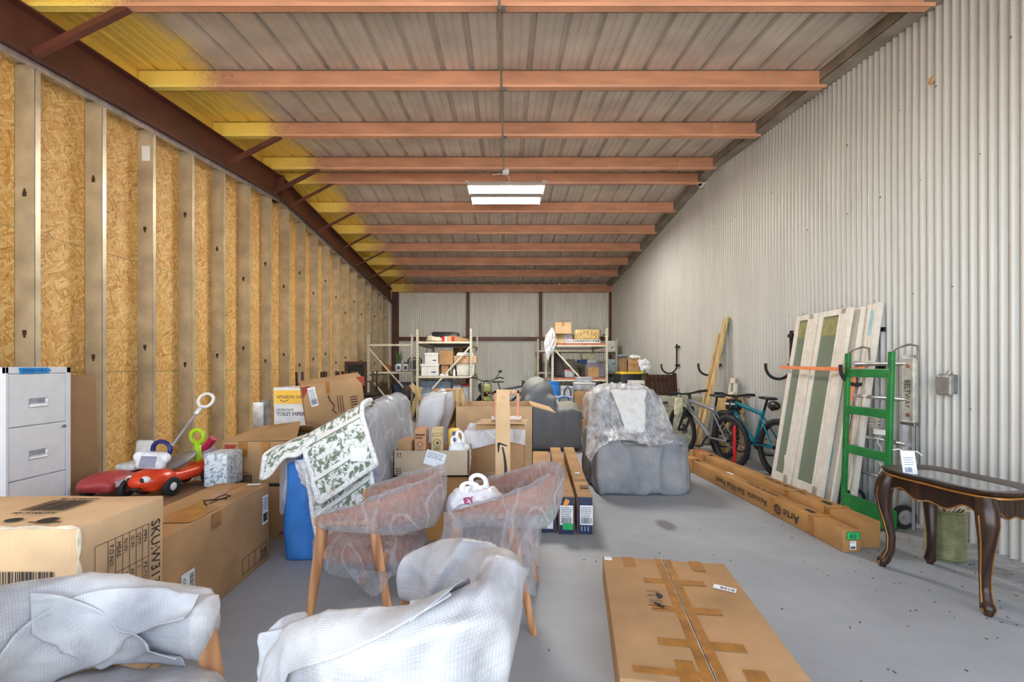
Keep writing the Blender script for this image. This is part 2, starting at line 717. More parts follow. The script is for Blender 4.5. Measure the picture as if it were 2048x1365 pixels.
m = MB()
L = YB - YF
prev = None
for d, o in corrugated(L, None):
    y = YF + d
    a, b = m.bm.verts.new((XR + .012 + o, y, .0)), m.bm.verts.new((XR + .012 + o, y, zb(y) + .12))
    if prev:
        m.bm.faces.new((prev[0], a, b, prev[1]))
    prev = (a, b)
m.bx(XR + .04, XR + .06, YF, YB, 0, 3.75)
wr = struct(m.build('wall_right', M_WALL, smooth=60))
m = MB()
rg = random.Random(3)
for zz in (.5, 1.0, 1.95, 2.9, 3.6):
    y = 1.5 + (zz * 7 % 1) * .3
    while y < 14.5:
        yy = round((y - YF) / .0685) * .0685 + YF + .0685 * .75
        m.cyl((XR + .0, yy, zz + rg.uniform(-.02, .02)), (XR - .004, yy, zz), .007, None, 6)
        y += .3 + rg.uniform(0, .35)
m.build('screw', STEEL, wr)
m = MB()
m.cyl((XR + .0, 3.74, 3.68), (XR - .01, 3.74, 3.68), .032, .02, 12)
m.build('mud_nest', plain('dried_mud', (196, 160, 118), .9), wr)

m = MB()
prev = None
Lb = XR - XL_O
for d, o in corrugated(Lb, None):
    x = XL_O + d
    a, b = m.bm.verts.new((x, YB + .012 + o, 0)), m.bm.verts.new((x, YB + .012 + o, zb(YB) + .22))
    if prev:
        m.bm.faces.new((prev[0], a, b, prev[1]))
    prev = (a, b)
m.bx(XL_O, XR, YB + .04, YB + .06, 0, 3.9)
wb = struct(m.build('wall_back', M_WALLB, smooth=60))
for px, w in ((791, .2), (936, .1), (1081, .1), (1222, .12)):
    m = MB()
    x = PX(px, YB - .1)
    m.bx(x - w / 2, x + w / 2, YB - .16, YB - .01, 0, zb(YB) + .1, .004)
    m.build('wall_column', M_RAFT, wb)
m = MB()
z = PZ(678, YB - .08)
m.bx(PX(791, YB) + .1, XR - .05, YB - .1, YB - .005, z - .06, z + .06, .004)
m.build('girt', M_RAFT, wb)
m = MB()
m.bx(XL_F, XR, YB - .22, YB - .02, zb(YB) - .06, zb(YB) + .18, .004)
m.build('eave_strut', M_PURLIN, wb)

# ---- roof: ribbed sheet, purlins, bare rafter on the left, rake channel on the right
m = MB()
prof = []
x = -4.05
while x < 3.75:
    for dx, dz in ((0, 0), (.016, .042), (.050, .042), (.066, 0), (.135, 0), (.140, .007), (.152, .007), (.157, 0), (.214, 0), (.219, .007), (.231, .007), (.236, 0)):
        prof.append((x + dx, dz))
    x += .305
rows = []
for y in (YF - .3, YR, YB + .3):
    rows.append([m.bm.verts.new((px, y, zb(y) + .222 + dz)) for px, dz in prof])
for A, B in zip(rows, rows[1:]):
    for i in range(len(A) - 1):
        m.bm.faces.new((A[i], A[i + 1], B[i + 1], B[i]))
for a, b in ((YF - .3, YR), (YR, YB + .3)):          # weather skin above, added unseen to block daylight
    m.slab([(-4.3, a, zb(a) + .30), (3.75, a, zb(a) + .30), (3.75, a, zb(a) + .32), (-4.3, a, zb(a) + .32)], (0, b - a, zb(b) - zb(a)))
roof = struct(m.build('ceiling', M_DECK))
PUR = [1.2, 2.42, 3.63, 4.84, 6.07, 7.32, 7.9, 9.05, 10.17, 11.3, 12.4, 13.5]
for y in PUR:
    z = zb(y)
    m = MB()
    m.bx(-3.9, 3.34, y, y + .006, z, z + .218)                       # web facing the door
    m.bx(-3.9, 3.34, y - .062, y + .006, z, z + .005)                # lower flange
    m.slab([(-3.9, y - .062, z), (-3.9, y - .058, z), (-3.9, y - .066, z + .026), (-3.9, y - .070, z + .026)], (7.27, 0, 0))
    m.bx(-3.9, 3.33, y, y + .065, z + .213, z + .218)
    m.bx(2.75, 3.335, y - .005, y, z + .006, z + .21)                # lap plate
    p = m.build('purlin', M_PURLIN, roof)
    m = MB()
    for bxp in (2.79, 2.82, -3.0, -2.6, -2.9):
        for dz in (.06, .15):
            m.cyl((bxp, y - .004, z + dz), (bxp, y - .016, z + dz), .011, None, 8)
    m.build('bolt', plain('zinc_bolt', (220, 216, 205), .3, .8), p)
# rafter
m = MB()
for a, b in ((YF, YR), (YR, YB - .16)):
    A, B = zb(a) - .39, zb(b) - .39
    d = (0, b - a, B - A)
    for x0, x1, z0, z1 in ((-3.80, -3.79, .0, .37), (-3.885, -3.705, .0, .012), (-3.885, -3.705, .365, .378)):
        m.slab([(x0, a, A + z0), (x1, a, A + z0), (x1, a, A + z1), (x0, a, A + z1)], d)
z = zb(YR) - .39
m.bx(-3.885, -3.70, YR - .025, YR + .025, z - .05, z + .40)
t1 = struct(m.build('trim_1', M_RAFT))
for i, y in enumerate(PUR):
    if i in (3,):
        continue
    z = zb(y)
    m = MB()
    thin = .05 if y < YR else .035
    m.bar((-3.70, y - .05, z - .37), (-2.98, y - .03, z + .012), thin, thin, bev=.0)
    m.build('flange_brace', M_RAFT, t1)
# rake channel
m = MB()
for a, b in ((YF, YR), (YR, YB)):
    A, B = zb(a), zb(b)
    d = (0, b - a, B - A)
    for x0, x1, z0, z1 in ((3.335, 3.341, .095, .222), (3.335, XR + .03, .095, .101)):
        m.slab([(x0, a, A + z0), (x1, a, A + z0), (x1, a, A + z1), (x0, a, A + z1)], d)
struct(m.build('trim_2', M_FLASH))

# ---- conduit with junction box, shop lights, camera, electrical box
t = thing('electrical_conduit', 'thin galvanised conduit run under the purlins to the shop light', 'conduit', (-.03, 2.4, zb(2.4) - .03))
t['kind'] = 'structure'
m = MB()
m.tube([(-.06 + .005 * (y - 1), y, zb(y) - .014) for y in (-.5, 1.2, 3.6, 4.84, 6.07, 7.26)], .012, 8)
m.build('pipe', GALV, t, world=True)
for y in PUR[:6]:
    m = MB()
    m.cyl((-.06 + .005 * (y - 1), y - .07, zb(y) - .014), (-.06 + .005 * (y - 1), y - .045, zb(y) - .014), .02, None, 10)
    m.bx(-.05 + .005 * (y - 1), -.01 + .005 * (y - 1), y - .065, y - .05, zb(y) - .03, zb(y) + .002)
    m.build('strap_clamp', STEEL, t, world=True)
m = MB()
m.bx(-.045, .055, 7.24, 7.32, zb(7.32) - .075, zb(7.32) - .004, .004)
m.build('junction_box', WHITE, t, world=True)
M_TUBE = NT('lit_tube')
M_TUBE.set(Emission__Color=(1, .95, .87, 1), Emission__Strength=TUBE_E)
M_TUBE = M_TUBE.m
for name, lab, yc, zc, w in (('shop_light', 'nearer lit twin tube shop light with cable to the junction box', 7.55, 4.265, 1.24),
                             ('shop_light', 'further lit twin tube shop light hung behind the nearer fixture', 8.35, 4.37, 1.24)):
    t = thing(name, lab, 'light', (.01, yc, zc), 0, 'twin tube shop lights')
    m = MB()
    h = w / 2
    m.slab([(-h, -.07, .1), (-h, .07, .1), (-h, .17, 0), (-h, .165, -.004), (-h, .065, .094), (-h, -.065, .094), (-h, -.165, -.004), (-h, -.17, 0)], (w, 0, 0))
    m.bx(-h, h, -.06, .06, .06, .095, .003)
    m.build('housing', WHITE, t)
    for s in (-1, 1):
        m = MB()
        m.slab([(s * h, -.17, -.02), (s * h, .17, -.02), (s * h, .075, .11), (s * h, -.075, .11)], (s * .012, 0, 0))
        m.bx(s * h - .02 * (s > 0), s * h + .05 * s, -.05, .05, .11, .125)
        m.build('end_plate', WHITE, t)
        m = MB()
        m.cyl((-h + .03, s * .085, .025), (h - .03, s * .085, .025), .018, None, 12)
        m.build('tube', M_TUBE, t)
        m = MB()
        m.tube([(s * .5, 0, .1), (s * .5, 0, zb(yc) - zc + .0)], .003, 6)
        m.build('hanger_wire', STEEL, t)
    if yc < 8:
        m = MB()
        m.tube([(-.22, -.1, .2), (-.1, -.12, .21), (0, -.12, .2), (.05, -.1, .16), (.06, -.04, .1)], .007, 8)
        m.build('power_cable', WHITE, t)

t = thing('security_camera', 'small white dome security camera under the right rake channel', 'camera', (3.42, 7.95, 4.5))
m = MB()
m.lathe([(0, .05), (.03, .05), (.045, .03), (.05, 0), (.045, -.03), (.03, -.05), (0, -.055)], seg=20, rot=Matrix.Rotation(R(90), 3, 'X') @ Matrix.Rotation(R(-25), 3, 'Y'))
m.build('body', WHITE, t, smooth=60)
m = MB()
m.sph((-.033, -.035, -.005), .032, 14)
m.build('lens', plain('camera_glass', (14, 14, 16), .08), t, smooth=180)
m = MB()
m.cyl((.03, 0, .0), (.07, .0, .04), .022)
m.build('bracket', WHITE, t)

t = thing('outlet_box', 'grey weatherproof outlet box on the right corrugated wall', 'electrical box', (XR, 3.54, 1.19))
m = MB()
m.bx(-.075, .0, -.02, .06, -.075, .075, .006)
m.build('body', plain('grey_metal', (150, 148, 146), .45, .5), t)
m = MB()
m.bx(-.11, -.07, -.065, .05, -.085, .07, .012)
m.build('cover', plain('grey_cover', (158, 156, 154), .4, .3), t)
for a_, b_, r_ in (((-.06, .0, .07), (-.05, -.01, .105), .014), ((-.06, .02, -.07), (-.055, .02, -.1), .016)):
    m = MB()
    m.cyl(a_, b_, r_)
    m.build('connector', GALV, t)

# ---- daylight, eye
w = bpy.data.worlds.new('sky')
bpy.context.scene.world = w
w.use_nodes = True
nt = w.node_tree
sky = nt.nodes.new('ShaderNodeTexSky')
sky.sky_type = 'NISHITA'
sky.sun_disc = False
sky.sun_elevation = R(48)
sky.sun_rotation = R(60)
sky.altitude = 200
hs = nt.nodes.new('ShaderNodeHueSaturation')
hs.inputs['Saturation'].default_value = .6
nt.links.new(sky.outputs[0], hs.inputs['Color'])
nt.links.new(hs.outputs[0], nt.nodes['Background'].inputs[0])
nt.nodes['Background'].inputs[1].default_value = SKY_S
sun = bpy.data.lights.new('sun', 'SUN')
sun.energy = SUN_E
sun.angle = R(.6)
sun.color = (1, .95, .88)
so = bpy.data.objects.new('sun', sun)
COL.objects.link(so)
so.rotation_euler = V((-.55, -.32, -.77)).to_track_quat('-Z', 'Y').to_euler()

cam = bpy.data.cameras.new('camera')
cam.sensor_width = 36
cam.lens = F / 2048 * 36
cam.shift_x = (1024 - CX) / 2048
cam.shift_y = (CY - 682.5) / 2048
cam.clip_start = .05
co = bpy.data.objects.new('camera', cam)
COL.objects.link(co)
co.location = (0, 0, H)
co.rotation_euler = (R(90), 0, 0)
sc = bpy.context.scene
sc.camera = co
vs = sc.view_settings
vs.view_transform = 'Standard'
vs.look = 'None'
vs.gamma = 1
vs.use_curve_mapping = False
vs.exposure = EXPO
sc.cycles.max_bounces = 10
sc.cycles.diffuse_bounces = 6
sc.cycles.transparent_max_bounces = 24
sc.cycles.sample_clamp_indirect = 8
# ================================================================== cartons


def label(parent, m4, w, h, seed=1, lines=4, bar=True, name='shipping_label', mat=None):
    """white sticker with its printing, centred on basis m4"""
    m = MB()
    m.plate(m4, -w / 2, w / 2, -h / 2, h / 2, .0008)
    s = m.build(name, mat or PAPER, parent)
    k = MB()
    m2 = m4 @ Matrix.Translation((0, 0, .001))
    rg = random.Random(seed)
    y = h * .40
    for i in range(lines):
        x = -w * .42
        while x < w * .3:
            l = rg.uniform(.06, .2) * w
            k.plate(m2, x, min(w * .44, x + l), y - h * .03, y, .0004)
            x += l + .03 * w
        y -= h * .09
    if bar:
        k.barcode(m2, -w * .4, w * .4, -h * .42, -h * .12, seed)
    k.build('label_print', INK, s)
    return s


def carton(name, lab, c, size, rotz=0., mat=None, group=None, tape='x', bulge=.004, cat='cardboard box', z0=0., rot=None):
    """closed shipping carton: creased body, seam between the top flaps, strip of tape"""
    w, d, h = size
    t = thing(name, lab, cat, (c[0], c[1], z0), rotz, group, rot)
    m = MB()
    m.bx(-w / 2, w / 2, -d / 2, d / 2, 0, h, min(.006, h * .1), 2)
    rs = random.Random(hash((round(c[0] * 100), round(h * 1000))) & 255).random() * 9
    bmesh.ops.subdivide_edges(m.bm, edges=[e for e in m.bm.edges if e.calc_length() > .12], cuts=3, use_grid_fill=True)
    m.jitter(bulge, 3.5, rs)
    for v in m.bm.verts:
        v.co.z = max(v.co.z, 0)
    m.build('body', mat or BOX, t, smooth=30)
    if tape:
        m = MB()
        if tape == 'x':
            m.bx(-w / 2 + .004, w / 2 - .004, -.028, .028, h, h + .0035)
            m.bx(w / 2 - .001, w / 2 + .0035, -.028, .028, h - min(.09, h * .4), h + .003)
            m.bx(-w / 2 - .0035, -w / 2 + .001, -.028, .028, h - min(.09, h * .4), h + .003)
        else:
            m.bx(-.028, .028, -d / 2 + .004, d / 2 - .004, h, h + .0035)
            m.bx(-.028, .028, -d / 2 - .0035, -d / 2 + .001, h - min(.09, h * .4), h + .003)
        m.build('packing_tape', TAPE, t)
    return t


def faces(t, w, d, h, off=.0042):
    """bases on the front (-y), right (+x), left, and top faces of a carton"""
    return {'F': basis((0, -d / 2 - off, h / 2), (1, 0, 0), (0, 0, 1)),
            'R': basis((w / 2 + off, 0, h / 2), (0, 1, 0), (0, 0, 1)),
            'L': basis((-w / 2 - off, 0, h / 2), (0, -1, 0), (0, 0, 1)),
            'T': basis((0, 0, h + off), (1, 0, 0), (0, 1, 0))}


def arrows(k, m, x, y, s):
    for dx in (-.35, .35):
        k.plate(m, x + dx * s - .08 * s, x + dx * s + .08 * s, y, y + .6 * s)
        k.slab([m @ V((x + dx * s - .22 * s, y + .55 * s, 0)), m @ V((x + dx * s + .22 * s, y + .55 * s, 0)), m @ V((x + dx * s, y + s, 0))], m.to_3x3() @ V((0, 0, .0006)))
    k.plate(m, x - .7 * s, x + .7 * s, y - .18 * s, y - .1 * s)


def frame2d(k, m, x0, x1, y0, y1, t):
    k.plate(m, x0, x1, y0, y0 + t)
    k.plate(m, x0, x1, y1 - t, y1)
    k.plate(m, x0, x0 + t, y0, y1)
    k.plate(m, x1 - t, x1, y0, y1)


def disc2d(k, m, x, y, rx, ry=None, n=16, a0=0, a1=2 * PI):
    ry = ry or rx
    k.slab([m @ V((x + rx * math.cos(a0 + (a1 - a0) * i / n), y + ry * math.sin(a0 + (a1 - a0) * i / n), 0)) for i in range(n + (a1 - a0 < 6))], m.to_3x3() @ V((0, 0, .0005)))


def ring2d(k, m, x, y, r, t, n=20, a0=0., a1=2 * PI):
    for i in range(n):
        a, b = a0 + (a1 - a0) * i / n, a0 + (a1 - a0) * (i + 1) / n
        k.slab([m @ V((x + q * math.cos(g), y + q * math.sin(g), 0)) for q, g in ((r - t, a), (r, a), (r, b), (r - t, b))], m.to_3x3() @ V((0, 0, .0005)))


def rot2(m, a):
    return m @ Matrix.Rotation(a, 4, 'Z')


def at(m, x, y, a=0.):
    return m @ Matrix.Translation((x, y, 0)) @ Matrix.Rotation(a, 4, 'Z')


# ---- big battered carton with the SKU table, front left
w, d, h = .86, .40, .75
t = carton('cardboard_box', 'big battered cardboard box with printed SKU table, in front of the white filing cabinet', (-1.527 - w / 2, 1.83, 0), (w, d, h), 0, BOXP, tape=None, bulge=.006)
fc = faces(t, w, d, h, .006)
k = MB()
m4 = rot2(fc['R'], -PI / 2)                           # printing runs down the side
k.text('SKU:W3137P270', .072, at(m4, -.29, .125), sx=.86)
for i, (a, b) in enumerate((('MPN', 'PZ-YC006WH'), ('QTY:', '1'), ('G.W:', '63.82 LB'), ('N.W:', '55.56 LB'), ('MEAS:', '34.4 A'), ('P.O.NO.:', 'DJ'))):
    y = .078 - i * .033
    k.text(a, .026, at(m4, -.265, y + .006), sx=.95)
    k.text(b, .026, at(m4, -.13, y + .006), sx=.95)
    k.plate(m4, -.285, .2, y - .002, y)
k.plate(m4, -.285, .2, .109, .111)
k.plate(m4, -.285, .2, -.145, -.143)
k.plate(m4, -.285, -.283, -.145, .111)
k.plate(m4, -.148, -.146, -.089, .111)
k.text('Made', .05, at(m4, -.17, -.132), sx=.95)
m5 = fc['R']                                           # glass mark low on the same side
frame2d(k, m5, -.16, .13, -.33, -.12, .003)
disc2d(k, m5, -.04, -.19, .025, .03)
k.plate(m5, -.043, -.037, -.28, -.2)
k.plate(m5, -.07, -.01, -.285, -.279)
m6 = fc['T']
k.barcode(m6, .02, .2, -.02, .12, 5)
k.text('PZ-YC006WH', .028, at(m6, .03, .13))
k.text('PZ-YC006WH', .028, at(m6, .03, -.06))
disc2d(k, m6, .12, -.13, .03, .022)
disc2d(k, m6, .25, -.13, .035, .03, 7)
k.plate(m6, .2, .32, -.16, -.15)
disc2d(k, m6, -.02, -.14, .025, .02)
m7 = rot2(fc['F'], PI)                                 # upside-down number and barcode on the front
k.text('PZ-YC006WH', .045, at(m7, -.31, -.04), sx=.9)
k.barcode(m7, -.34, -.1, -.22, -.1, 9)
k.build('printed_marks', INK, t)
label(t, at(fc['R'], .09, -.2), .12, .1, 4, 1)
m = MB()
m.tube([(w / 2 + .002, -d / 2 - .002, z / 20 * h) for z in range(2, 21)], [.008 + .004 * math.sin(z * 2.1) for z in range(2, 21)], 6)
m.tube([(w / 2 - .3 + x * .03, -d / 2 + .002, h + .0) for x in range(0, 11)], [.005 + .003 * math.sin(x * 1.7) for x in range(11)], 6)
m.jitter(.006, 60, 2)
m.build('torn_edge', plain('torn_paper', (206, 190, 166), .9), t)

# ---- long carton in the second row with the handwritten mark
w, d, h = .36, 1.1, .52
t = carton('cardboard_box', 'long brown cardboard box with handwritten scrawl, beside the toy cars', (-1.80, 2.60, 0), (w, d, h), R(1.5), BOX, tape='y')
fc = faces(t, w, d, h)
label(t, at(fc['R'], .48, .1), .075, .19, 7, 5)
label(t, at(fc['R'], -.30, -.04, PI / 2), .14, .1, 8, 3)
label(t, at(fc['T'], .1, .50, .2), .08, .05, 3, 2, False)
k = MB()
m4 = at(fc['T'], .05, .13, PI / 2 - .2)
k.tube([m4 @ V((x, y, .001)) for x, y in ((-.1, -.05), (-.02, .05), (.05, -.05))], .004, 6)
k.tube([m4 @ V((x, y, .001)) for x, y in ((.0, 0), (.07, .03), (.12, .02), (.1, -.03), (.02, -.02), (-.06, -.03))], .003, 6)
k.text('lem / toto', .035, at(fc['T'], .09, -.12, PI / 2))
frame2d(k, fc['R'], .2, .5, -.22, -.12, .003)
for i in range(3):
    k.plate(fc['R'], .27 + i * .075, .273 + i * .075, -.22, -.12)
arrows(k, fc['R'], .46, -.2, .05)
k.build('printed_marks', INK, t)
for f_, q_ in (('T', (-.02, .17, -.26, .02)), ('R', (-.1, -.02, .17, .255))):
    k = MB()
    k.plate(fc[f_], *q_, .001)
    k.build('tape_patch', TAPE, t)

# ---- low wide carton under the toys
w, d, h = .76, 1.42, .455
t = carton('cardboard_box', 'low wide taupe cardboard box the toy cars are parked on', (-2.41, 2.78, 0), (w, d, h), 0, BOXT, tape='y')

# ---- tall carton with red corner marks
w, d, h = .58, .46, .75
t = carton('cardboard_box', 'tall brown cardboard box with red corner marks, left of the draped quilt', (-1.89, 3.735, 0), (w, d, h), R(-2), BOX, tape=None)
fc = faces(t, w, d, h)
k = MB()
n3 = V((0, 0, .0006))
for m4, px, py, sx_, sy_ in ((fc['F'], -.27, .35, 1, -1), (fc['F'], .25, -.34, -1, 1), (fc['R'], -.2, -.34, 1, 1)):
    k = MB()
    k.slab([m4 @ V((px, py, 0)), m4 @ V((px + .1 * sx_, py, 0)), m4 @ V((px, py + .11 * sy_, 0))], m4.to_3x3() @ n3)
    k.build('corner_mark', RED, t)
k = MB()
k.barcode(fc['F'], -.2, -.05, .06, .12, 11)
k.plate(fc['F'], .06, .2, .03, .055)
k.text('PLEASE RECYCLE', .016, at(fc['F'], -.2, .13))
k.build('printed_marks', INK, t)
for x_ in (-.16, .02):
    k = MB()
    k.plate(fc['F'], x_, x_ + .07, .25, .372, .001)
    k.build('tape_patch', TAPE, t)
for nm, pts, dd in (('lid_flap', [(-.29, -.23, .75), (.29, -.23, .76), (.20, .02, .87), (-.13, .02, .83)], (0, .006, .006)),
                    ('lid_flap', [(-.29, -.225, .75), (-.29, .23, .75), (-.12, .2, .80), (-.15, -.05, .815)], (0, .002, .006)),
                    ('lid_flap', [(-.29, .23, .75), (.29, .23, .75), (.27, .04, .84), (-.2, .05, .80)], (0, 0, .006))):
    m = MB()
    m.slab(pts, dd)
    m.build(nm, BOX, t)

# ---- speckled white carton
w, d, h = .165, .2, .24
t = carton('patterned_box', 'small white box with blue speckled print, standing on the low cardboard box', (-2.08, 3.36, 0), (w, d, h), 0, None, tape=None, z0=.462)
tm = NT('speckled_print')
c_ = tm.coord()
v1 = tm.noise(c_, 55, 4, .7)
tm.col(tm.ramp(v1, [(.4, (120, 150, 165)), (.5, (214, 224, 230)), (.6, (232, 236, 238))]))
tm.set(Roughness=.5)
for ch in t.children:
    ch.data.materials[0] = tm.m

# ---- toilet paper carton on its base box, tilted carton, steel offcuts
carton('cardboard_box', 'plain brown cardboard box under the white and yellow toilet paper box', (-1.96, 4.42, 0), (.46, .4, .62), 0, BOX)
w, d, h = .40, .36, .50
t = carton('toilet_paper_box', 'white and yellow toilet paper box behind the tall box, by the stud wall', (-1.95, 4.40, 0), (w, d, h), 0, WHITE, tape=None, z0=.632)
fc = faces(t, w, d, h)
k = MB()
k.plate(fc['F'], -.19, .2, .10, .225, .0008)
k.build('yellow_band', plain('yellow_print', (245, 196, 66), .5, var=.04), t)
k = MB()
k.text('amazon co', .058, at(fc['F'], -.17, .15, 0) @ Matrix.Translation((0, 0, .001)), sx=.92)
ring2d(k, at(fc['F'], 0, 0) @ Matrix.Translation((0, 0, .001)), -.10, .18, .06, .006, 10, R(225), R(315))
k.text('ULTRA PLUS', .028, at(fc['F'], -.17, .035))
k.text('TOILET PAPER', .05, at(fc['F'], -.17, -.01), sx=.8)
k.build('printed_marks', plain('dark_blue_ink', (52, 58, 74), .7), t)

w, d, h = .50, .17, .40
t = carton('cardboard_box', 'tilted brown cardboard box with a white label, leaning above the sofa', (0, 0, 0), (w, d, h), 0, BOX, tape=None, rot=(R(13), R(-9), R(28)))
t.location = (-1.535, 4.13, .835)
fc = faces(t, w, d, h)
k = MB()
for m4, px, py, sx_, sy_ in ((fc['F'], -.25, .19, 1, -1), (fc['F'], .27, .2, -1, -1)):
    k = MB()
    k.slab([m4 @ V((px, py, 0)), m4 @ V((px + .07 * sx_, py, 0)), m4 @ V((px + .0 * sx_, py + .1 * sy_, 0))], m4.to_3x3() @ n3)
    k.build('corner_mark', RED, t)
label(t, at(fc['F'], -.17, .09, R(4)), .06, .17, 21, 6)
k = MB()
for i in range(5):
    k.plate(fc['F'], .13, .19, .02 - i * .025, .032 - i * .025)
k.tube([fc['F'] @ V(p) for p in ((-.05, .08, .001), (-.04, .03, .001), (-.01, -.02, .001), (-.03, -.06, .001), (.0, -.1, .001))], .005, 6)
for i in range(3):
    k.plate(fc['F'], .02 + i * .02, .026 + i * .02, -.1, .06)
k.build('printed_marks', INKB, t)
k = MB()
k.plate(fc['F'], -.06, -.03, .1, .206, .001)
k.build('tape_patch', TAPE, t)
for i, (x, lean, hh) in enumerate(((516, .02, .98), (531, -.02, 1.0))):
    b = P(x, 800, 4.45)
    m = MB()
    m.bx(-.045, .045, 0, .0025, 0, hh)
    for s in (-1, 1):
        m.bx(s * .045 - .001, s * .045 + .001, 0, .035, 0, hh)
    o = m.build('steel_stud_offcut', plain('bright_galvanised', (205, 208, 210), .25, .8), None, (b.x, 4.45 + i * .05, 0))
    o.rotation_euler = (R(2), R(lean * 40), R(8 - 14 * i))
    tag(o, ('short steel stud offcut standing by the toilet paper box' if i else 'steel stud offcut nearest the strand board wall, beside the other offcut'), 'metal stud', 'steel stud offcuts')

# ---- flat carton on the floor, right foreground
w, d, h = .712, 1.12, .15
c0 = V((.604, 2.83, 0))
ang = math.atan2(-.11, .705)
ux, uy = V((math.cos(ang), math.sin(ang), 0)), V((-math.sin(ang), math.cos(ang), 0))
cc = c0 + ux * w / 2 - uy * d / 2
t = thing('cardboard_box', 'large flat taped cardboard box lying on the open floor', 'cardboard box', cc, ang)
m = MB()
for s in (-1, 1):
    m.bx(min(s * .0025, s * w / 2), max(s * .0025, s * w / 2), -d / 2, d / 2, .008 if False else 0, h - (.0 if s < 0 else .002), .006, 2)
m.build('body', BOX, t, smooth=30)
fc = faces(t, w, d, h, .001)
T = fc['T']
m = MB()
m.plate(T, -.045, .045, -d / 2, d / 2, .0008)
for y, a, b in ((.27, -.15, .17), (-.02, -.15, .17), (-.3, -.17, .18)):
    m.plate(T, a, b, y - .027, y + .027, .0011)
m.plate(T, -.24, -.17, .43, .56, .0009)
m.plate(T, .15, .22, .43, .56, .0009)
m.plate(T, -.13, -.06, -.56, -.42, .0009)
m.plate(T, -.3, .0, -.52, -.48, .0012)
m.plate(T, .12, .2, -.56, -.44, .0009)
m.build('packing_tape', TAPE, t)
m = MB()
rg = random.Random(5)
y = -d / 2
while y < d / 2:
    l = rg.uniform(.02, .07)
    m.plate(T @ Matrix.Translation((0, 0, .001)), rg.uniform(-.007, -.004), rg.uniform(.003, .006), y, y + l, .0006)
    y += l
m.build('seam_edge', plain('torn_paper', (206, 190, 166), .9), t)
m = MB()
m.plate(T @ Matrix.Translation((0, 0, .0018)), -.002, .0025, -d / 2, d / 2, .0006)
m.build('seam_gap', INK, t)
label(t, at(T, -.325, .525), .045, .05, 2, 2, False)
s = label(t, at(T, .26, .235, R(-24)), .11, .05, 2, 0, False)
k = MB()
k.text('0106', .036, at(T, .308, .222, R(156)) @ Matrix.Translation((0, 0, .002)))
k.build('label_print', INK, s)
k = MB()
Tm = at(T, -.155, .10, -PI / 2) @ Matrix.Translation((0, 0, .0016))
disc2d(k, Tm, .0, .045, .03, .03, 10, 0, PI)
k.plate(Tm, -.002, .002, .0, .05)
for x in (-.045, .05):
    k.plate(Tm, x, x + .003, .0, .065)
k.plate(Tm, .07, .073, 0, .065)
k.plate(Tm, .13, .133, 0, .065)
k.tube([Tm @ V(p) for p in ((.08, .02, 0), (.095, .05, 0), (.105, .03, 0), (.12, .055, 0), (.1, .06, 0))], .004, 5)
k.plate(Tm, .1, .104, -.01, .07)
k.build('printed_marks', INK, t)

# ---- white filing cabinet against the left wall, drawers facing the room
t = thing('filing_cabinet', 'white metal filing cabinet with blue masking tape on top edge', 'filing cabinet', (-3.15, 2.76, 0))
x1, ww = .33, .385
CABW = plain('white_enamel', (206, 209, 214), .38, var=.02)
m = MB()
m.bx(-.33, x1 - .02, -ww / 2, ww / 2, .03, 1.325, .004)
m.bx(-.32, x1 - .03, -ww / 2 + .01, ww / 2 - .01, 0, .03)
m.bx(x1 - .021, x1, -ww / 2, -ww / 2 + .016, .03, 1.325, .002)
m.bx(x1 - .021, x1, ww / 2 - .028, ww / 2, .03, 1.325, .002)
m.bx(x1 - .021, x1, -ww / 2, ww / 2, 1.288, 1.325, .002)
m.build('body', CABW, t)
for i in range(4):
    zt = 1.284 - i * .311
    m = MB()
    m.bx(x1 - .02, x1 - .003, -ww / 2 + .019, ww / 2 - .031, zt - .304, zt, .003)
    dr = m.build('drawer', CABW, t)
    m = MB()
    m.bx(x1 - .004, x1 - .0015, -.065, .045, zt - .20, zt - .145)
    m.build('handle_recess', plain('grey_enamel', (140, 146, 156), .45), dr)
    m = MB()
    m.bx(x1 - .003, x1 + .004, -.062, .042, zt - .197, zt - .186, .002)
    m.bx(x1 - .003, x1 + .002, .030, .045, zt - .196, zt - .15, .002)
    m.slab([(x1 - .002, -.062, zt - .186), (x1 - .002, .042, zt - .186), (x1 + .006, .042, zt - .176), (x1 + .006, -.062, zt - .176)], (.001, 0, .001))
    m.build('handle', PAPER, dr)
    if i == 1:
        m = MB()
        m.cyl((x1 - .004, .145, zt - .025), (x1 + .006, .145, zt - .025), .01, None, 14)
        m.build('lock', STEEL, dr)
m = MB()
m.slab([(x1 + .0005, -.12, 1.285), (x1 + .0005, .045, 1.288), (x1 + .0005, .066, 1.305), (x1 + .0005, .045, 1.322), (x1 + .0005, -.125, 1.322)], (.001, 0, 0))
tp = m.build('masking_tape', plain('blue_masking_tape', (18, 134, 206), .6, var=.05), t)
k = MB()
k.text('TRASH HIU', .03, basis((x1 + .0018, -.11, 1.293), (0, 1, .02), (0, 0, 1)), sx=.95)
k.build('handwriting', plain('blue_ink', (16, 50, 110), .6), tp)

# ---- thin tall taupe slab beside it
w_, d_, h_ = .33, .24, 1.285
m = MB()
m.bx(-.13, .115, 0, .26, 0, 1.27, .008)
m.warp(lambda c: V((c.x + .035 * (1.27 - c.z) / 1.27 * (1 if c.x > 0 else 0), c.y, c.z)))
o = tag(m.build('cardboard_box', BOXT, None, (-3.035, 2.985, 0), smooth=30), 'tall narrow taupe cardboard box standing against the filing cabinet', 'cardboard box')
m = MB()
m.bx(-.09, .103, -.0015, .0005, 1.20, 1.266)
m.build('packing_tape', plain('clear_packing_tape', (176, 148, 118), .25), o)
# ================================================================== wrapped armchairs


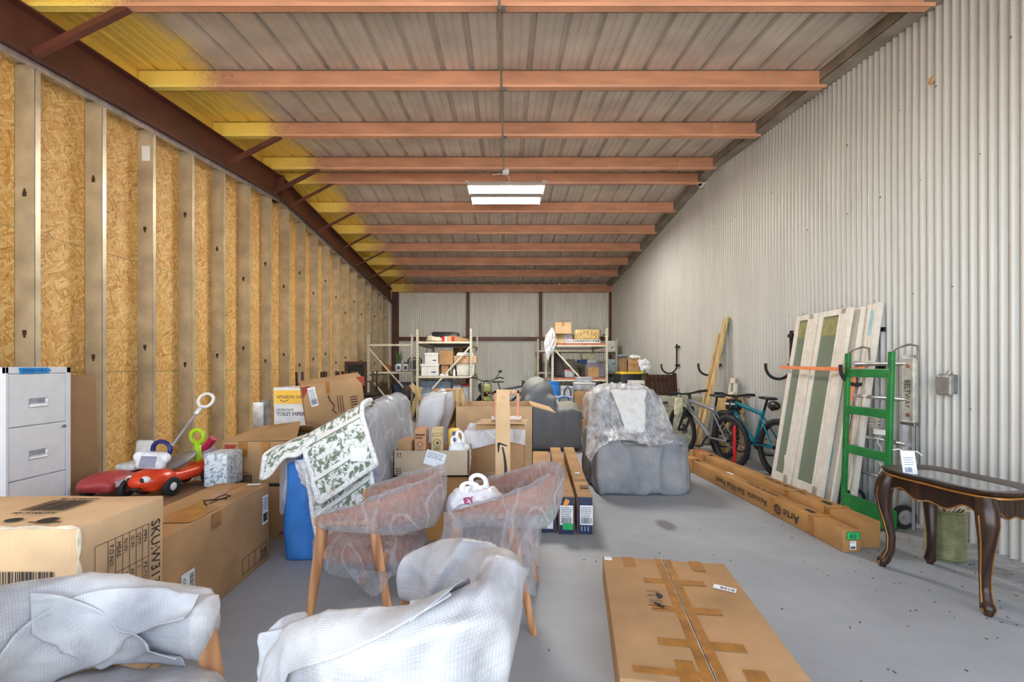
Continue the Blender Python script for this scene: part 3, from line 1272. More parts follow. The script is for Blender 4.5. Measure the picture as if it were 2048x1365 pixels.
def band(s):
    """plan of the curved back and arm rail: s 0..1 from one arm tip round the back to the other"""
    La, a, b = .27, .27, .255
    Lc = PI * math.sqrt((a * a + b * b) / 2)
    T = 2 * La + Lc
    q = s * T
    if q < La:
        p, n = V((.22 - q, -b, 0)), V((0, -1, 0))
    elif q > La + Lc:
        p, n = V((-.05 + (q - La - Lc), b, 0)), V((0, 1, 0))
    else:
        g = -PI / 2 - (q - La) / Lc * PI
        p, n = V((-.05 + a * math.cos(g), b * math.sin(g), 0)), V((math.cos(g) / a, math.sin(g) / b, 0)).normalized()
    k = max(0., math.sin(PI * s)) ** 1.6
    return p, n, k, T


def chair(lab, cx, cy, deg, style, seed):
    t = thing('armchair', lab, 'armchair', (cx, cy, 0), R(deg), 'teak armchairs in protective wrap')
    # frame: rail, back, seat, legs
    m = MB()

    def rail(u, v):
        p, n, k, T = band(.035 + .93 * u)
        g = 2 * PI * v
        kf = .62 if seed == 4 else 1
        hh, th = .020 + .085 * k * kf, .022
        zc = .575 + .075 * k * kf
        e = min(1, min(u, 1 - u) / .03) ** .5
        return p + n * (math.cos(g) * th * e + .04 * k * (math.sin(g) * .5 + .3)) + V((0, 0, zc + math.sin(g) * hh * e))
    m.grid(rail, 56, 12, False, True)
    m.build('back_rail', plain('brown_weave', (168, 104, 66), .7, scale=60, bump=.3), t, smooth=180)
    m = MB()

    def seat(u, v):
        g, f = 2 * PI * u, PI * (v - .5)
        c_, s_ = math.cos(g), math.sin(g)
        r = (abs(c_) ** 3.2 + abs(s_) ** 3.2) ** (-1 / 3.2)
        cf = max(0., math.cos(f)) ** .45
        return V((r * c_ * .245 * cf + .015, r * s_ * .235 * cf, .385 + .062 * math.copysign(abs(math.sin(f)) ** .7, math.sin(f))))
    m.grid(seat, 40, 14, True, False)
    m.build('seat', plain('brown_upholstery', (150, 86, 54), .8, scale=40, bump=.3), t, smooth=180)
    for sx, sy in ((1, -1), (1, 1), (-1, -1), (-1, 1)):
        m = MB()
        top, bot = V((sx * .13 + .03, sy * .25, .565)), V((sx * .23 + .0, sy * .285, 0))
        n = 5
        pts = [top.lerp(bot, i / n) for i in range(n + 1)]
        m.tube(pts, [.031 - .013 * (i / n) for i in range(n + 1)], 8, flat=.72)
        m.build('leg', OAK, t, smooth=50)
    for sy in (1, -1):
        m = MB()
        m.bar((.20 if style == 'clear' else .13, sy * .252, .565), (-.11, sy * .252, .585), .05, .045, (0, 0, 1), .008)
        m.build('arm_rail', OAK, t)
    m = MB()
    for sx in (1, -1):
        m.bar((sx * .155, -.255, .40), (sx * .155, .255, .40), .03, .04)
    m.build('seat_rail', OAK, t)

    # protective wrap round rail and seat
    clear = style == 'clear'
    wm = FILM_BUBBLE if clear else FOAM
    nu, nv = (110, 36) if clear else (170, 56)
    m = MB()

    def wrap(u, v, off=0.):
        u2 = min(max(u, 0), 1)
        p, n, k, T = band(u2)
        g = 2 * PI * v
        if clear:
            hh, th, zc, sag = .036 + .10 * k, .042, .575 + .07 * k, .014
        else:
            hh, th, zc, sag = (.058 + .085 * k, .055, .580 + .065 * k, .02) if seed == 3 else (.058 + .066 * k, .055, .575 + .04 * k, .02)
        e = max(.0002, min(1, min(u2, 1 - u2) / .035)) ** .5
        tang = V((n.y, -n.x, 0)) * (-1)
        over = (.03 if u2 < .5 else -.03) * (1 - min(1, min(u2, 1 - u2) / .08)) * -1
        sg, cg = math.sin(g), math.cos(g)
        dn = sag * (1 + .8 * noise.noise(V((u2 * 7, seed, 0)))) if sg < -.3 else 0
        if seed == 3:
            dn += .11 * max(0, -sg) ** .5 * min(1, max(0, u2 - .42) * 6) * (.75 + .3 * math.sin(u2 * 23)) * (sg < 0)
        q = p + n * (math.copysign(abs(cg) ** .8, cg) * th * e + .045 * k * (sg * .5 + .3)) + V((0, 0, zc + math.copysign(abs(sg) ** .8, sg) * hh * e - dn * e))
        q += (tang * over)
        w = V((p.x * 1.0 + n.x * cg * .06, p.y + n.y * cg * .06, zc + sg * hh))
        d = (.012 if clear else .010) * fbm(w, 4.5, 2, seed) + (.012 if clear else .022) * ridge(V((w.x + w.z * .8, w.y - w.z * .5, w.z * .4)), 5 if clear else 3.6, seed) - .004
        d += .006 * ridge(V((w.x * .6 - w.z, w.y + w.z * .7, w.z)), 9, seed + 2)
        if not clear:
            fr = (u * 3.1 + v * .9 + .25 * noise.noise(V((u * 4, v * 2, seed)))) % 1
            d += .016 * fr * min(1, (1 - fr) / .06)
        return q + (n * cg + V((0, 0, sg))) * (d * e + off)
    m.grid(wrap, nu, nv, False, True, band(.5)[3], .42 if clear else .62)
    m.build('arm_wrap', wm, t, smooth=180)
    for (u0, v0, u1, v1, wd) in {3: ((.60, .30, .965, .02, .17), (.44, .62, .66, .22, .14)), 4: ((.40, .74, .955, .34, .17), (.62, .44, .93, .66, .12))}.get(seed, ()):
        m = MB()

        def strip(a, b, u0=u0, v0=v0, u1=u1, v1=v1, wd=wd):
            lift = .008 + .012 * abs(b - .5) ** 2 * 4 + .005 * math.sin(a * 9 + b * 3)
            return wrap(u0 + (u1 - u0) * a, v0 + (v1 - v0) * a + (b - .5) * wd * (1 + .35 * math.sin(a * PI)), lift)
        m.grid(strip, 80, 20, False, False, .7, .14)
        o = m.build('wrap_strip', wm, t, smooth=180)
        o.modifiers.new('thickness', 'SOLIDIFY').thickness = .003
    m = MB()

    def swrap(u, v):
        g, f = 2 * PI * u, PI * (v - .5)
        c_, s_ = math.cos(g), math.sin(g)
        r = (abs(c_) ** 3.6 + abs(s_) ** 3.6) ** (-1 / 3.6)
        cf = max(0., math.cos(f)) ** .4
        k_ = 1.0 if clear else 1.04
        p = V((r * c_ * .265 * cf * k_ + .015, r * s_ * .252 * cf * k_, .385 + .085 * math.copysign(abs(math.sin(f)) ** .7, math.sin(f))))
        low = .045 * max(0, -math.sin(f)) * (1 + noise.noise(V((g, seed, 3))))
        d = .012 * fbm(p, 6, 2, seed + 5) + .012 * ridge(V((p.x, p.y, p.z * .4)), 7, seed + 1)
        return p + V((c_, s_, .4)) * d - V((0, 0, low))
    m.grid(swrap, 100, 30, True, False, 1.7, .5)
    m.build('seat_wrap', wm, t, smooth=180)
    return t


FILM_BUBBLE = film('bubble_wrap', (238, 235, 238), .20, .36, .16, 45, .008, (1, 1, .5), .9)
tf = NT('foam_wrap')
uvn = tf.n('ShaderNodeTexCoord')
spn = tf.n('ShaderNodeSeparateXYZ')
tf.l(uvn.outputs['UV'], spn.inputs[0])
ga = tf.math('SINE', tf.math('MULTIPLY', spn.outputs[0], 2 * PI / .0075))
gb = tf.math('SINE', tf.math('MULTIPLY', spn.outputs[1], 2 * PI / .0075))
gg = tf.math('MULTIPLY', tf.math('ADD', ga, 1.0), tf.math('ADD', gb, 1.0))
gg = tf.math('MULTIPLY', gg, .25)
nn = tf.noise(tf.coord(), 6, 4, .6)
fac = tf.math('ADD', tf.ramp(nn, [(.35, (.70, .70, .70, 1)), (.6, (.95, .98, .98, 1))]), tf.math('MULTIPLY', gg, .1), True)
trn = tf.n('ShaderNodeBsdfTransparent')
mxn = tf.n('ShaderNodeMixShader')
tf.set(Base__Color=lin((240, 240, 243)), Roughness=.4)
lay = tf.ramp(tf.noise(tf.coord(), 3.2, 3, .55), [(.38, (172, 173, 177)), (.58, (212, 212, 211))])
tf.col(tf.mix(tf.math('MULTIPLY', tf.math('SUBTRACT', 1.0, gg), .16), lay, (150, 150, 155)))
tf.bump(gg, .28, .003)
tf.l(fac, mxn.inputs[0])
tf.l(trn.outputs[0], mxn.inputs[1])
tf.l(tf.b.outputs[0], mxn.inputs[2])
tf.l(mxn.outputs[0], tf.o.inputs[0])
FOAM = tf.m

cA = chair('armchair in clear bubble wrap standing in front of the green patterned quilt', -.70, 2.47, 170.5, 'clear', 1)
cB = chair('armchair in clear bubble wrap with a tied white shopping bag on its seat', -.06, 2.56, 174.5, 'clear', 2)
cC = chair('armchair in white foam wrap in the middle, its back next to the flat floor box', -.335, 1.37, 150, 'foam', 3)
cD = chair('armchair in white foam wrap beside the SKU box, facing right', -1.06, 1.10, -3, 'foam', 4)

# loose curtains of film hanging off the wrapped rails
m = MB()


def curtain(u, v):
    x = .23 - u * .48
    y = .30 + .03 * v + .018 * fbm((u * 3, v * 2, 1), 2, 3, 4)
    return V((x + .02 * (v - .5), y, .60 - v * .40 + .05 * math.sin(u * 9) * v * .5))


m.grid(curtain, 40, 26, False, False, .48, .4)
m.build('hanging_film', FILM_BUBBLE, cB, smooth=180)
m = MB()


def tail(u, v):
    return V((-.02 + u * .05, .29 + .02 * fbm((u, v * 3, 2), 3), .33 - v * .13 + .02 * math.sin(u * 5)))


m.grid(lambda u, v: V((-.2 + u * .2 + .03 * math.sin(v * 4), .30 + .015 * fbm((u * 3, v * 3, 2), 3), .36 - math.sin(PI * u) * .12 * v)), 20, 12, False, False, .2, .12)
m.build('hanging_film', FILM_BUBBLE, cA, smooth=180)
# tied white shopping bag lying on chair B
BAG = plain('thin_white_plastic', (238, 238, 242), .35, var=.03)


def bag(name, lab, loc, w, d, h, seed, rotz=0., tilt=None, handles=True):
    t = thing(name, lab, 'plastic bag', loc, rotz)
    m = MB()
    m.sph((0, 0, h * .42), (w / 2, d / 2, h * .42), 20)
    m.sph((0, 0, h * .2), (w * .48, d * .48, h * .22), 16)
    b = blob(m, min(w, d) / 18, 2, .5, lambda c, n: .016 * fbm(c, 13, 3, seed) + .012 * ridge(V((c.x, c.y, c.z * .3)), 14, seed))
    for v in b.bm.verts:
        v.co.z = max(v.co.z, .0)
    b.build('body', BAG, t, smooth=180)
    if handles:
        for s, a_, k_ in ((-1, -.16, .86), (1, .04, .98)):
            m = MB()
            m.tube(soft([(a_ * w, s * .01, h * .70), (a_ * w - .10 * w, s * .02, h * .92 * k_), (a_ * w - .13 * w, s * .02, h * 1.10 * k_), (a_ * w - .02 * w, s * .02, h * 1.19 * k_), (a_ * w + .12 * w, s * .02, h * 1.10 * k_), (a_ * w + .16 * w, s * .01, h * .9), (a_ * w + .12 * w, s * .01, h * .66)]), [.026 - .015 * math.sin(PI * q / 27) for q in range(28)], 10, flat=.38)
            m.build('handle', BAG, t, smooth=180)
    return t


b = bag('plastic_bag', 'white plastic shopping bag with magenta print, tied up on the bubble wrapped chair', (-.16, 2.49, .50), .32, .28, .20, 3, R(20))
k = MB()
m4 = basis((-.10, -.125, .12), (1, 0, .12), (0, .7, .6))
k.text('EY', .05, m4, ext=.004)
k.build('printed_marks', plain('magenta_ink', (176, 30, 96), .5), b)
# ================================================================== middle of the hall
PLAST = film('clear_plastic_sheet', (238, 240, 246), .14, .62, .12, 7, 0, (1, 1, .35), .8)
MILKY = film('milky_plastic', (226, 228, 234), .42, .85, .2, 6, 0, (1, 1, .4), .6)
GREYC = plain('grey_cover_cloth', (122, 128, 136), .7, var=.1, scale=5, bump=.1)
BLUEC = plain('blue_plastic_cover', (58, 128, 206), .45, var=.1, scale=5)


def folds(sc, a, b, seed, vert=True):
    def f(c, n):
        q = V((c.x, c.y, c.z * (.25 if vert else 1)))
        return a * fbm(q, sc, 3, seed) + b * ridge(q, sc * .9, seed + 1)
    return f


# ---- sofa in plastic: end towards the door, back towards the room
t = thing('sofa', 'grey sofa in clear plastic standing end on, with the quilt over its near end', 'sofa', (-1.2, 3.9, 0))
m = MB()
A = [(-1.56, 0), (-1.55, .66), (-1.46, .79), (-1.20, .80), (-1.13, .98), (-1.06, 1.02), (-.98, .97), (-.865, .25), (-.88, 0)]
m.slab([(x, 3.16, z) for x, z in A], (0, 1.36, 0))
b = blob(m, .028, 5, .5, folds(6, .010, .006, 3))
for v in b.bm.verts:
    v.co.z = max(.001, v.co.z + .03 * (v.co.y - 3.2) * (v.co.z > .9))
b.build('body', plain('grey_upholstery', (142, 150, 166), .6, var=.06), t, smooth=180, world=True)
m = MB()
B = [(-1.57, .30), (-1.57, .67), (-1.47, .81), (-1.21, .82), (-1.14, 1.0), (-1.06, 1.045), (-.965, .98), (-.85, .30)]
m.slab([(x, 3.13, z) for x, z in B], (0, 1.43, 0))
b = blob(m, .03, 4, .5, folds(3.2, .012, .012, 8))
for v in b.bm.verts:
    v.co.z += .03 * (v.co.y - 3.2) * (v.co.z > .9)
b.build('plastic_wrap', film('sofa_plastic', (232, 236, 244), .16, .34, .15, 6, 0, (1, .5, .5), .8), t, smooth=180, world=True)
m = MB()
m.slab([(x * 1.0, 3.10, z) for x, z in ((-1.50, .0), (-1.50, .66), (-1.3, .74), (-1.1, .85), (-.93, .6), (-.86, .25), (-.84, 0))], (0, .3, 0))
b = blob(m, .03, 4, .5, folds(6, .02, .02, 5))
for v in b.bm.verts:
    v.co.z = max(.002, v.co.z)
b.build('dust_sheet', BLUEC, t, smooth=180, world=True)
m = MB()
m.grid(lambda u, v: V((-1.43 + .20 * u + .05 * v, 3.07 - .05 * math.sin(PI * u) + .02 * fbm((u, v, 1), 4), .70 - .26 * v + .02 * u - .10 * (1 - u) * v * -1)), 16, 16, False, False, .2, .3)
m.build('loose_film', MILKY, t, smooth=180, world=True)

# ---- quilt over the near end of the sofa
tq = NT('toile_print')
uv = tq.n('ShaderNodeTexCoord')
sp = tq.n('ShaderNodeSeparateXYZ')
tq.l(uv.outputs['UV'], sp.inputs[0])
n1 = tq.n('ShaderNodeTexNoise', Scale=34, Detail=5, Roughness=.72, Distortion=.6)
tq.l(uv.outputs['UV'], n1.inputs['Vector'])
v1 = tq.n('ShaderNodeTexVoronoi', Scale=20)
tq.l(uv.outputs['UV'], v1.inputs['Vector'])
pat = tq.math('ADD', n1.outputs[0], tq.math('MULTIPLY', tq.math('SUBTRACT', .42, v1.outputs[0]), .28))
ink = tq.ramp(pat, [(.45, (0, 0, 0, 1)), (.51, (1, 1, 1, 1))])
fr = tq.math('FRACT', tq.math('MULTIPLY', sp.outputs[1], 4.2))
stripe = tq.math('LESS_THAN', fr, .03)
white = tq.math('MULTIPLY', tq.math('GREATER_THAN', fr, .88), 1.0)
ink2 = tq.math('MULTIPLY', ink, tq.math('SUBTRACT', 1.0, white))
ink2 = tq.math('MAXIMUM', ink2, stripe)
tq.col(tq.mix(ink2, (228, 230, 224), (112, 126, 106)))
tq.set(Roughness=.9)
tq.bump(tq.noise(tq.coord(), 60, 2), .15, .004)
LACE = plain('white_lace', (236, 236, 230), .9, scale=60, bump=.4)
qt = thing('quilt', 'white quilt with green toile print and scalloped edge, draped over the sofa end', 'quilt', (-1.15, 3.1, 0))


def quilt(p0, p1, drop, seed, ytop=3.36, yfront=3.02):
    """hangs from the sofa back over its end"""
    def f(u, v):
        q = V(p0).lerp(V(p1), u)
        if v < .28:
            k = v / .28
            y = ytop + (yfront + .06 - ytop) * k
            z = q.z + .02 * math.sin(PI * k)
            x = q.x
        else:
            k = (v - .28) / .72
            y = yfront + .06 * (1 - min(1, k * 5)) - .05 * k + .02 * math.sin(u * 9 + seed) * k
            z = q.z - .015 - k * drop(u)
            x = q.x + .13 * k
        return V((x, y + .012 * fbm((u * 4, v * 4, seed), 1.5), z))
    return f


def lace_edge(pts, r, parent):
    m = MB()
    for i, p in enumerate(pts):
        m.sph(p, (r, r * .35, r), 8)
    m.build('lace_edge', LACE, parent, smooth=180, world=True)


for i, (p0, p1, dr, yf) in enumerate((((-1.36, 0, .84), (-.98, 0, 1.045), lambda u: .62 + .10 * (1 - u), 3.045), ((-1.345, 0, .862), (-.965, 0, 1.07), lambda u: .36 + .05 * (1 - u), 3.0))):
    fn = quilt(p0, p1, dr, i, yfront=yf)
    m = MB()
    m.grid(fn, 40, 44, False, False, .5, .9 if i == 0 else .62)
    o = m.build('quilt_panel', tq.m, qt, smooth=180, world=True)
    sol = o.modifiers.new('thickness', 'SOLIDIFY')
    sol.thickness = .012
    lace_edge([fn(k / 34, 1) for k in range(35)] + [fn(0, .3 + k / 44 * .7) for k in range(45)] + [fn(1, .1 + k / 50 * .9) for k in range(51)], .017, qt)
# part thrown over the arm at the left


def armfold(u, v):
    x = -1.60 + .34 * u
    z = .74 + .13 * u + .02 * math.sin(PI * u)
    if v > .55:
        k = (v - .55) / .45
        return V((x - .01 * k, 3.02 - .02 * k, z - k * (.15 - .10 * u + .02 * math.sin(u * 11))))
    return V((x, 3.34 - .31 * v / .55, z + .02 * math.sin(PI * v / .55)))


m = MB()
m.grid(armfold, 26, 26, False, False, .38, .5)
o = m.build('quilt_panel', tq.m, qt, smooth=180, world=True)
o.modifiers.new('thickness', 'SOLIDIFY').thickness = .012
lace_edge([armfold(k / 26, 1) for k in range(27)] + [armfold(0, k / 28) for k in range(29)], .015, qt)
m = MB()
m.bx(-.055, .055, -.003, .0, -.09, .0, .001)
o = m.build('price_tag', PAPER, qt, smooth=None)
o.location = V((-.955, 2.965, .80)) - qt.location

# ---- white plastic wrapped cushions standing beyond the sofa
for i, (x, yy, ww, hh, a, nm) in enumerate(((828, 4.95, .26, 1.05, 12, 'white wrapped panel leaning beside the sofa back, nearest the sofa'),
                                           (850, 5.0, .32, 1.03, 8, 'wide white wrapped panel leaning in the middle of the wrapped panels'),
                                           (872, 5.15, .28, 1.03, -4, 'milky wrapped panel leaning beside the big brown carton'))):
    p = P(x, 800, yy)
    m = MB()
    m.box((0, 0, hh / 2), (ww, .11, hh), None, .03, 3)
    b = blob(m, .03, 3, .5, folds(8, .02, .022, i + 11))
    for v in b.bm.verts:
        v.co.z = max(.0, v.co.z) * (1 + .12 * (v.co.x / ww) * (1 if i < 2 else .6))
    o = b.build('wrapped_panel', MILKY if i == 2 else plain('white_wrapping', (226, 228, 232), .4, var=.05, scale=4), None, (p.x, yy + i * .17, 0), smooth=180)
    o.rotation_euler = (R(4), R(a), R(14))
    tag(o, nm, 'wrapped panel', 'wrapped panels')

# ---- open carton of goods on a plain carton
carton('cardboard_box', 'ochre cardboard box carrying the open box of groceries', (-.545, 3.68, 0), (.50, .44, .492), 0, BOXO, tape='x')


def open_box(name, lab, c, size, mat, rotz=0., flaps=(), z0=0., th=.007, inner=None):
    w, d, h = size
    t = thing(name, lab, 'cardboard box', (c[0], c[1], z0), rotz)
    m = MB()
    m.bx(-w / 2, w / 2, -d / 2, d / 2, 0, .01)
    for a in ((-w / 2, w / 2, -d / 2, -d / 2 + th), (-w / 2, w / 2, d / 2 - th, d / 2), (-w / 2, -w / 2 + th, -d / 2, d / 2), (w / 2 - th, w / 2, -d / 2, d / 2)):
        m.bx(a[0], a[1], a[2], a[3], 0, h)
    m.build('body', mat, t)
    for side, ang, l in flaps:
        ca, sa = math.cos(R(ang)), math.sin(R(ang))
        m = MB()
        if side in 'LR':
            s = -1 if side == 'L' else 1
            m.slab([(s * w / 2, -d / 2, h), (s * w / 2, d / 2, h), (s * (w / 2 + ca * l), d / 2 - .02, h + sa * l), (s * (w / 2 + ca * l), -d / 2 + .02, h + sa * l)], (0, 0, .006))
        else:
            s = -1 if side == 'F' else 1
            m.slab([(-w / 2, s * d / 2, h), (w / 2, s * d / 2, h), (w / 2 - .02, s * (d / 2 + ca * l), h + sa * l), (-w / 2 + .02, s * (d / 2 + ca * l), h + sa * l)], (0, 0, .006))
        m.build('flap', mat, t)
    return t


w, d, h = .565, .36, .195
t = open_box('cardboard_box', 'open greige box holding cartons and a white bag, with a skewed white sheet', (-.56, 3.60, 0), (w, d, h), BOXG, z0=.50)
fc = faces(t, w, d, h, .001)
k = MB()
arrows(k, fc['F'], -.24, .055, .03)
frame2d(k, fc['F'], -.265, -.225, -.085, -.03, .002)
for i in range(3):
    k.plate(fc['F'], -.265, -.225, -.075 + i * .015, -.070 + i * .015)
k.build('printed_marks', INK, t)
label(t, at(fc['F'], .03, .035, R(-16)), .15, .11, 13, 5, False, mat=PAPER)

PEACH = cardboard('carton_peach', (206, 156, 118))
CREAM = cardboard('carton_cream', (208, 184, 138))
w, d, h = .088, .17, .33
t = carton('product_carton', 'slim peach product carton standing in the open box, left of the cream one', (-.662, 3.60, 0), (w, d, h), R(2), PEACH, 'slim product cartons', tape=None, z0=.512, cat='carton')
k = MB()
m4 = faces(t, w, d, h, .004)['F']
k.plate(m4, -.036, .036, .115, .13)
k.plate(m4, -.036, .02, .095, .105)
ring2d(k, m4, .0, .05, .022, .003)
ring2d(k, m4, .0, -.01, .022, .003)
k.build('printed_marks', INKB, t)
w, d, h = .088, .17, .33
t = carton('product_carton', 'slim cream product carton with round symbols, standing in the open box', (-.535, 3.60, 0), (w, d, h), R(4), CREAM, 'slim product cartons', tape=None, z0=.512, cat='carton')
k = MB()
m4 = faces(t, w, d, h, .004)['F']
frame2d(k, m4, -.036, .036, .115, .137, .002)
ring2d(k, m4, .0, .06, .03, .003)
disc2d(k, m4, .004, .06, .01)
ring2d(k, m4, .0, -.015, .03, .003)
k.plate(m4, -.03, .03, .02, .024)
k.build('printed_marks', INK, t)
t = carton('product_carton', 'small brown carton lying at the left end of the open box', (-.775, 3.60, 0), (.10, .26, .24), R(2), BOX, tape=None, z0=.512, cat='carton')
t = carton('product_carton', 'small yellow and blue carton peeking out behind the white bag', (-.415, 3.70, 0), (.075, .1, .31), R(-6), plain('yellow_print', (225, 205, 90), .5), tape=None, z0=.512, cat='carton')
k = MB()
m4 = faces(t, .075, .1, .31, .005)['F']
k.plate(m4, -.005, .035, .06, .14)
k.build('blue_panel', plain('blue_print', (60, 84, 150), .5), t)
bag('plastic_bag', 'white plastic shopping bag with handles up, in the open box of groceries', (-.365, 3.56, .512), .20, .18, .27, 6, R(10))

# ---- carton with plastic over its front, wooden frame and tall mailing carton
w, d, h = .40, .44, .845
t = carton('cardboard_box', 'brown cardboard box with plastic sheet over its top, behind the tall slim carton', (-.035, 3.975, 0), (w, d, h), R(-3), BOX, tape='x')
k = MB()
k.plate(faces(t, w, d, h)['F'], -.19, .19, .02, .032)
k.build('tape_strip', plain('clear_packing_tape', (176, 148, 118), .25), t)
m = MB()
m.grid(lambda u, v: V((-.26 + .47 * u - .05 * v * (1 - u) * 2, -.24 - .012 * math.sin(u * 7) * v - .02 * v + (.10 * (1 - v) if v < .2 else 0), h + .004 - v * (.17 + .03 * math.sin(u * 5 + 1)) - .0)), 30, 16, False, False, .47, .2)
m.build('plastic_wrap', MILKY, t, smooth=180)
m = MB()
m.slab([(-.2, -.23, h + .004), (.22, -.24, h + .01), (.235, .1, h + .008), (-.18, .12, h + .004)], (0, 0, .008))
m.build('lid_flap', BOXP, t)
t = thing('wooden_stand', 'copper toned wooden frame stand on a pale foot, on the plastic draped box', 'stand', (.012, 3.98, .862))
for nm, a in (('post', (-.115, -.09, -.02, .02, .028, .255)), ('post', (.085, .11, -.02, .02, .028, .255)), ('top_rail', (-.115, .11, -.02, .02, .23, .255))):
    m = MB()
    m.bx(*a, .003)
    m.build(nm, wood('copper_wood', (190, 128, 88), (226, 166, 122), 8), t)
m = MB()
m.bx(-.135, .13, -.045, .04, 0, .03, .006)
m.build('foot', plain('pale_stone', (208, 200, 196), .5), t)

w, d, h = .112, .075, 1.22
t = thing('cardboard_box', 'tall slim cardboard box with black curved arrow, leaning on the box stack', 'cardboard box', (-.02, 3.17, .004), 0, rot=(R(-22), 0, R(0)))
m = MB()
m.bx(-w / 2, w / 2, -d / 2, d / 2, 0, h - .13, .003, 1)
m.bx(-w / 2 + .003, w / 2 - .003, -d / 2 + .003, d / 2 - .003, h - .135, h, .003, 1)
m.build('body', BOXP, t)
k = MB()
m4 = basis((0, -d / 2 - .001, 0), (1, 0, 0), (0, 0, 1))
pts = [(.018 - .02 * (i / 14) ** 1.6 - .008 * math.sin(i / 14 * PI) * -1, .50 + .26 * i / 14) for i in range(15)]
for i in range(14):
    wd = .013 * (1 - .55 * i / 14)
    wd2 = .013 * (1 - .55 * (i + 1) / 14)
    (x0, y0), (x1, y1) = pts[i], pts[i + 1]
    k.slab([m4 @ V(q + (0,)) for q in ((x0 - wd, y0), (x0 + wd, y0), (x1 + wd2, y1), (x1 - wd2, y1))], m4.to_3x3() @ n3)
hx, hy = -.004, .785
k.slab([m4 @ V(q + (0,)) for q in ((hx - .032, hy - .075), (hx - .024, hy - .06), (hx - .018, hy - .005), (hx - .028, hy + .012), (hx - .038, hy))], m4.to_3x3() @ n3)
k.slab([m4 @ V(q + (0,)) for q in ((hx - .03, hy + .012), (hx + .035, hy - .012), (hx + .038, hy - .022), (hx - .02, hy - .006))], m4.to_3x3() @ n3)
ring2d(k, m4, 0, h - .07, .012, .0015)
k.build('printed_marks', INK, t)

# ---- big open carton behind, wood offcuts in it, big carton further back
t = open_box('cardboard_box', 'large open cardboard box with its side flap hanging out, behind the tall slim carton', (-.115, 4.93, 0), (.78, .72, .925), BOXP, flaps=(('R', -16, .24), ('L', -70, .25)))
for i, (x0, y0, x1, y1, Y, w_, lab) in enumerate(((924, 808, 914, 781, 5.1, .11, 'short board sticking up from the large open box'),
                                                  (838, 792, 822, 769, 5.55, .06, 'wood batten crossing behind the wrapped panels, leaning left'),
                                                  (834, 796, 841, 775, 5.6, .06, 'short wood batten leaning right behind the wrapped panels'))):
    a, b = P(x0, y0, Y), P(x1, y1, Y)
    dn = (a - b).normalized()
    a = a + dn * ((a.z - .02) / max(.2, -dn.z)) if i else a + dn * .45
    m = MB()
    m.bar(a, b, w_, .022, (0, 1, .1), .002)
    tag(m.build('wood_batten', PINE, None, (a.x, a.y, a.z), world=True), lab, 'board')
carton('cardboard_box', 'large cardboard box standing behind the white wrapped panels', (-.77, 6.1, 0), (.38, .5, 1.02), 0, BOX, tape='x')

# ---- recliner under a grey cover
t = thing('recliner', 'recliner hidden under a dusty grey fitted cover, behind the open box', 'recliner', (.68, 7.55, 0))
m = MB()
m.sph((.52, 7.5, .86), (.26, .38, .30), 20)
m.bx(.30, .80, 7.12, 7.9, .0, .85, .06)
m.bx(.60, 1.20, 7.10, 7.95, 0, .66, .06)
m.sph((.98, 7.5, .62), (.25, .42, .13), 18)
b = blob(m, .035, 8, .5, folds(6, .014, .018, 21))
for v in b.bm.verts:
    v.co.z = max(.001, v.co.z)
tc = NT('grey_pale_top_cover')
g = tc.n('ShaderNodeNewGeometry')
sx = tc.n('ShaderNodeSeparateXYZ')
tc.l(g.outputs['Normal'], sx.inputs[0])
dz = tc.ramp(sx.outputs[2], [(.35, (0, 0, 0, 1)), (.9, (1, 1, 1, 1))])  # upward faces coloured paler than the sides
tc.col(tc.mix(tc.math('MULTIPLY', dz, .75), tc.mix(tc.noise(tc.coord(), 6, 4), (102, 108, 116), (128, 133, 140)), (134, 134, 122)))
tc.set(Roughness=.7)
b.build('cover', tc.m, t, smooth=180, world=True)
m = MB()
m.tube([(.80, 7.13, .80), (.83, 7.11, .74), (.86, 7.12, .66)], .006, 6)
m.sph((.85, 7.1, .66), (.014, .008, .02), 8)
m.build('drawstring', WHITE, t, world=True)

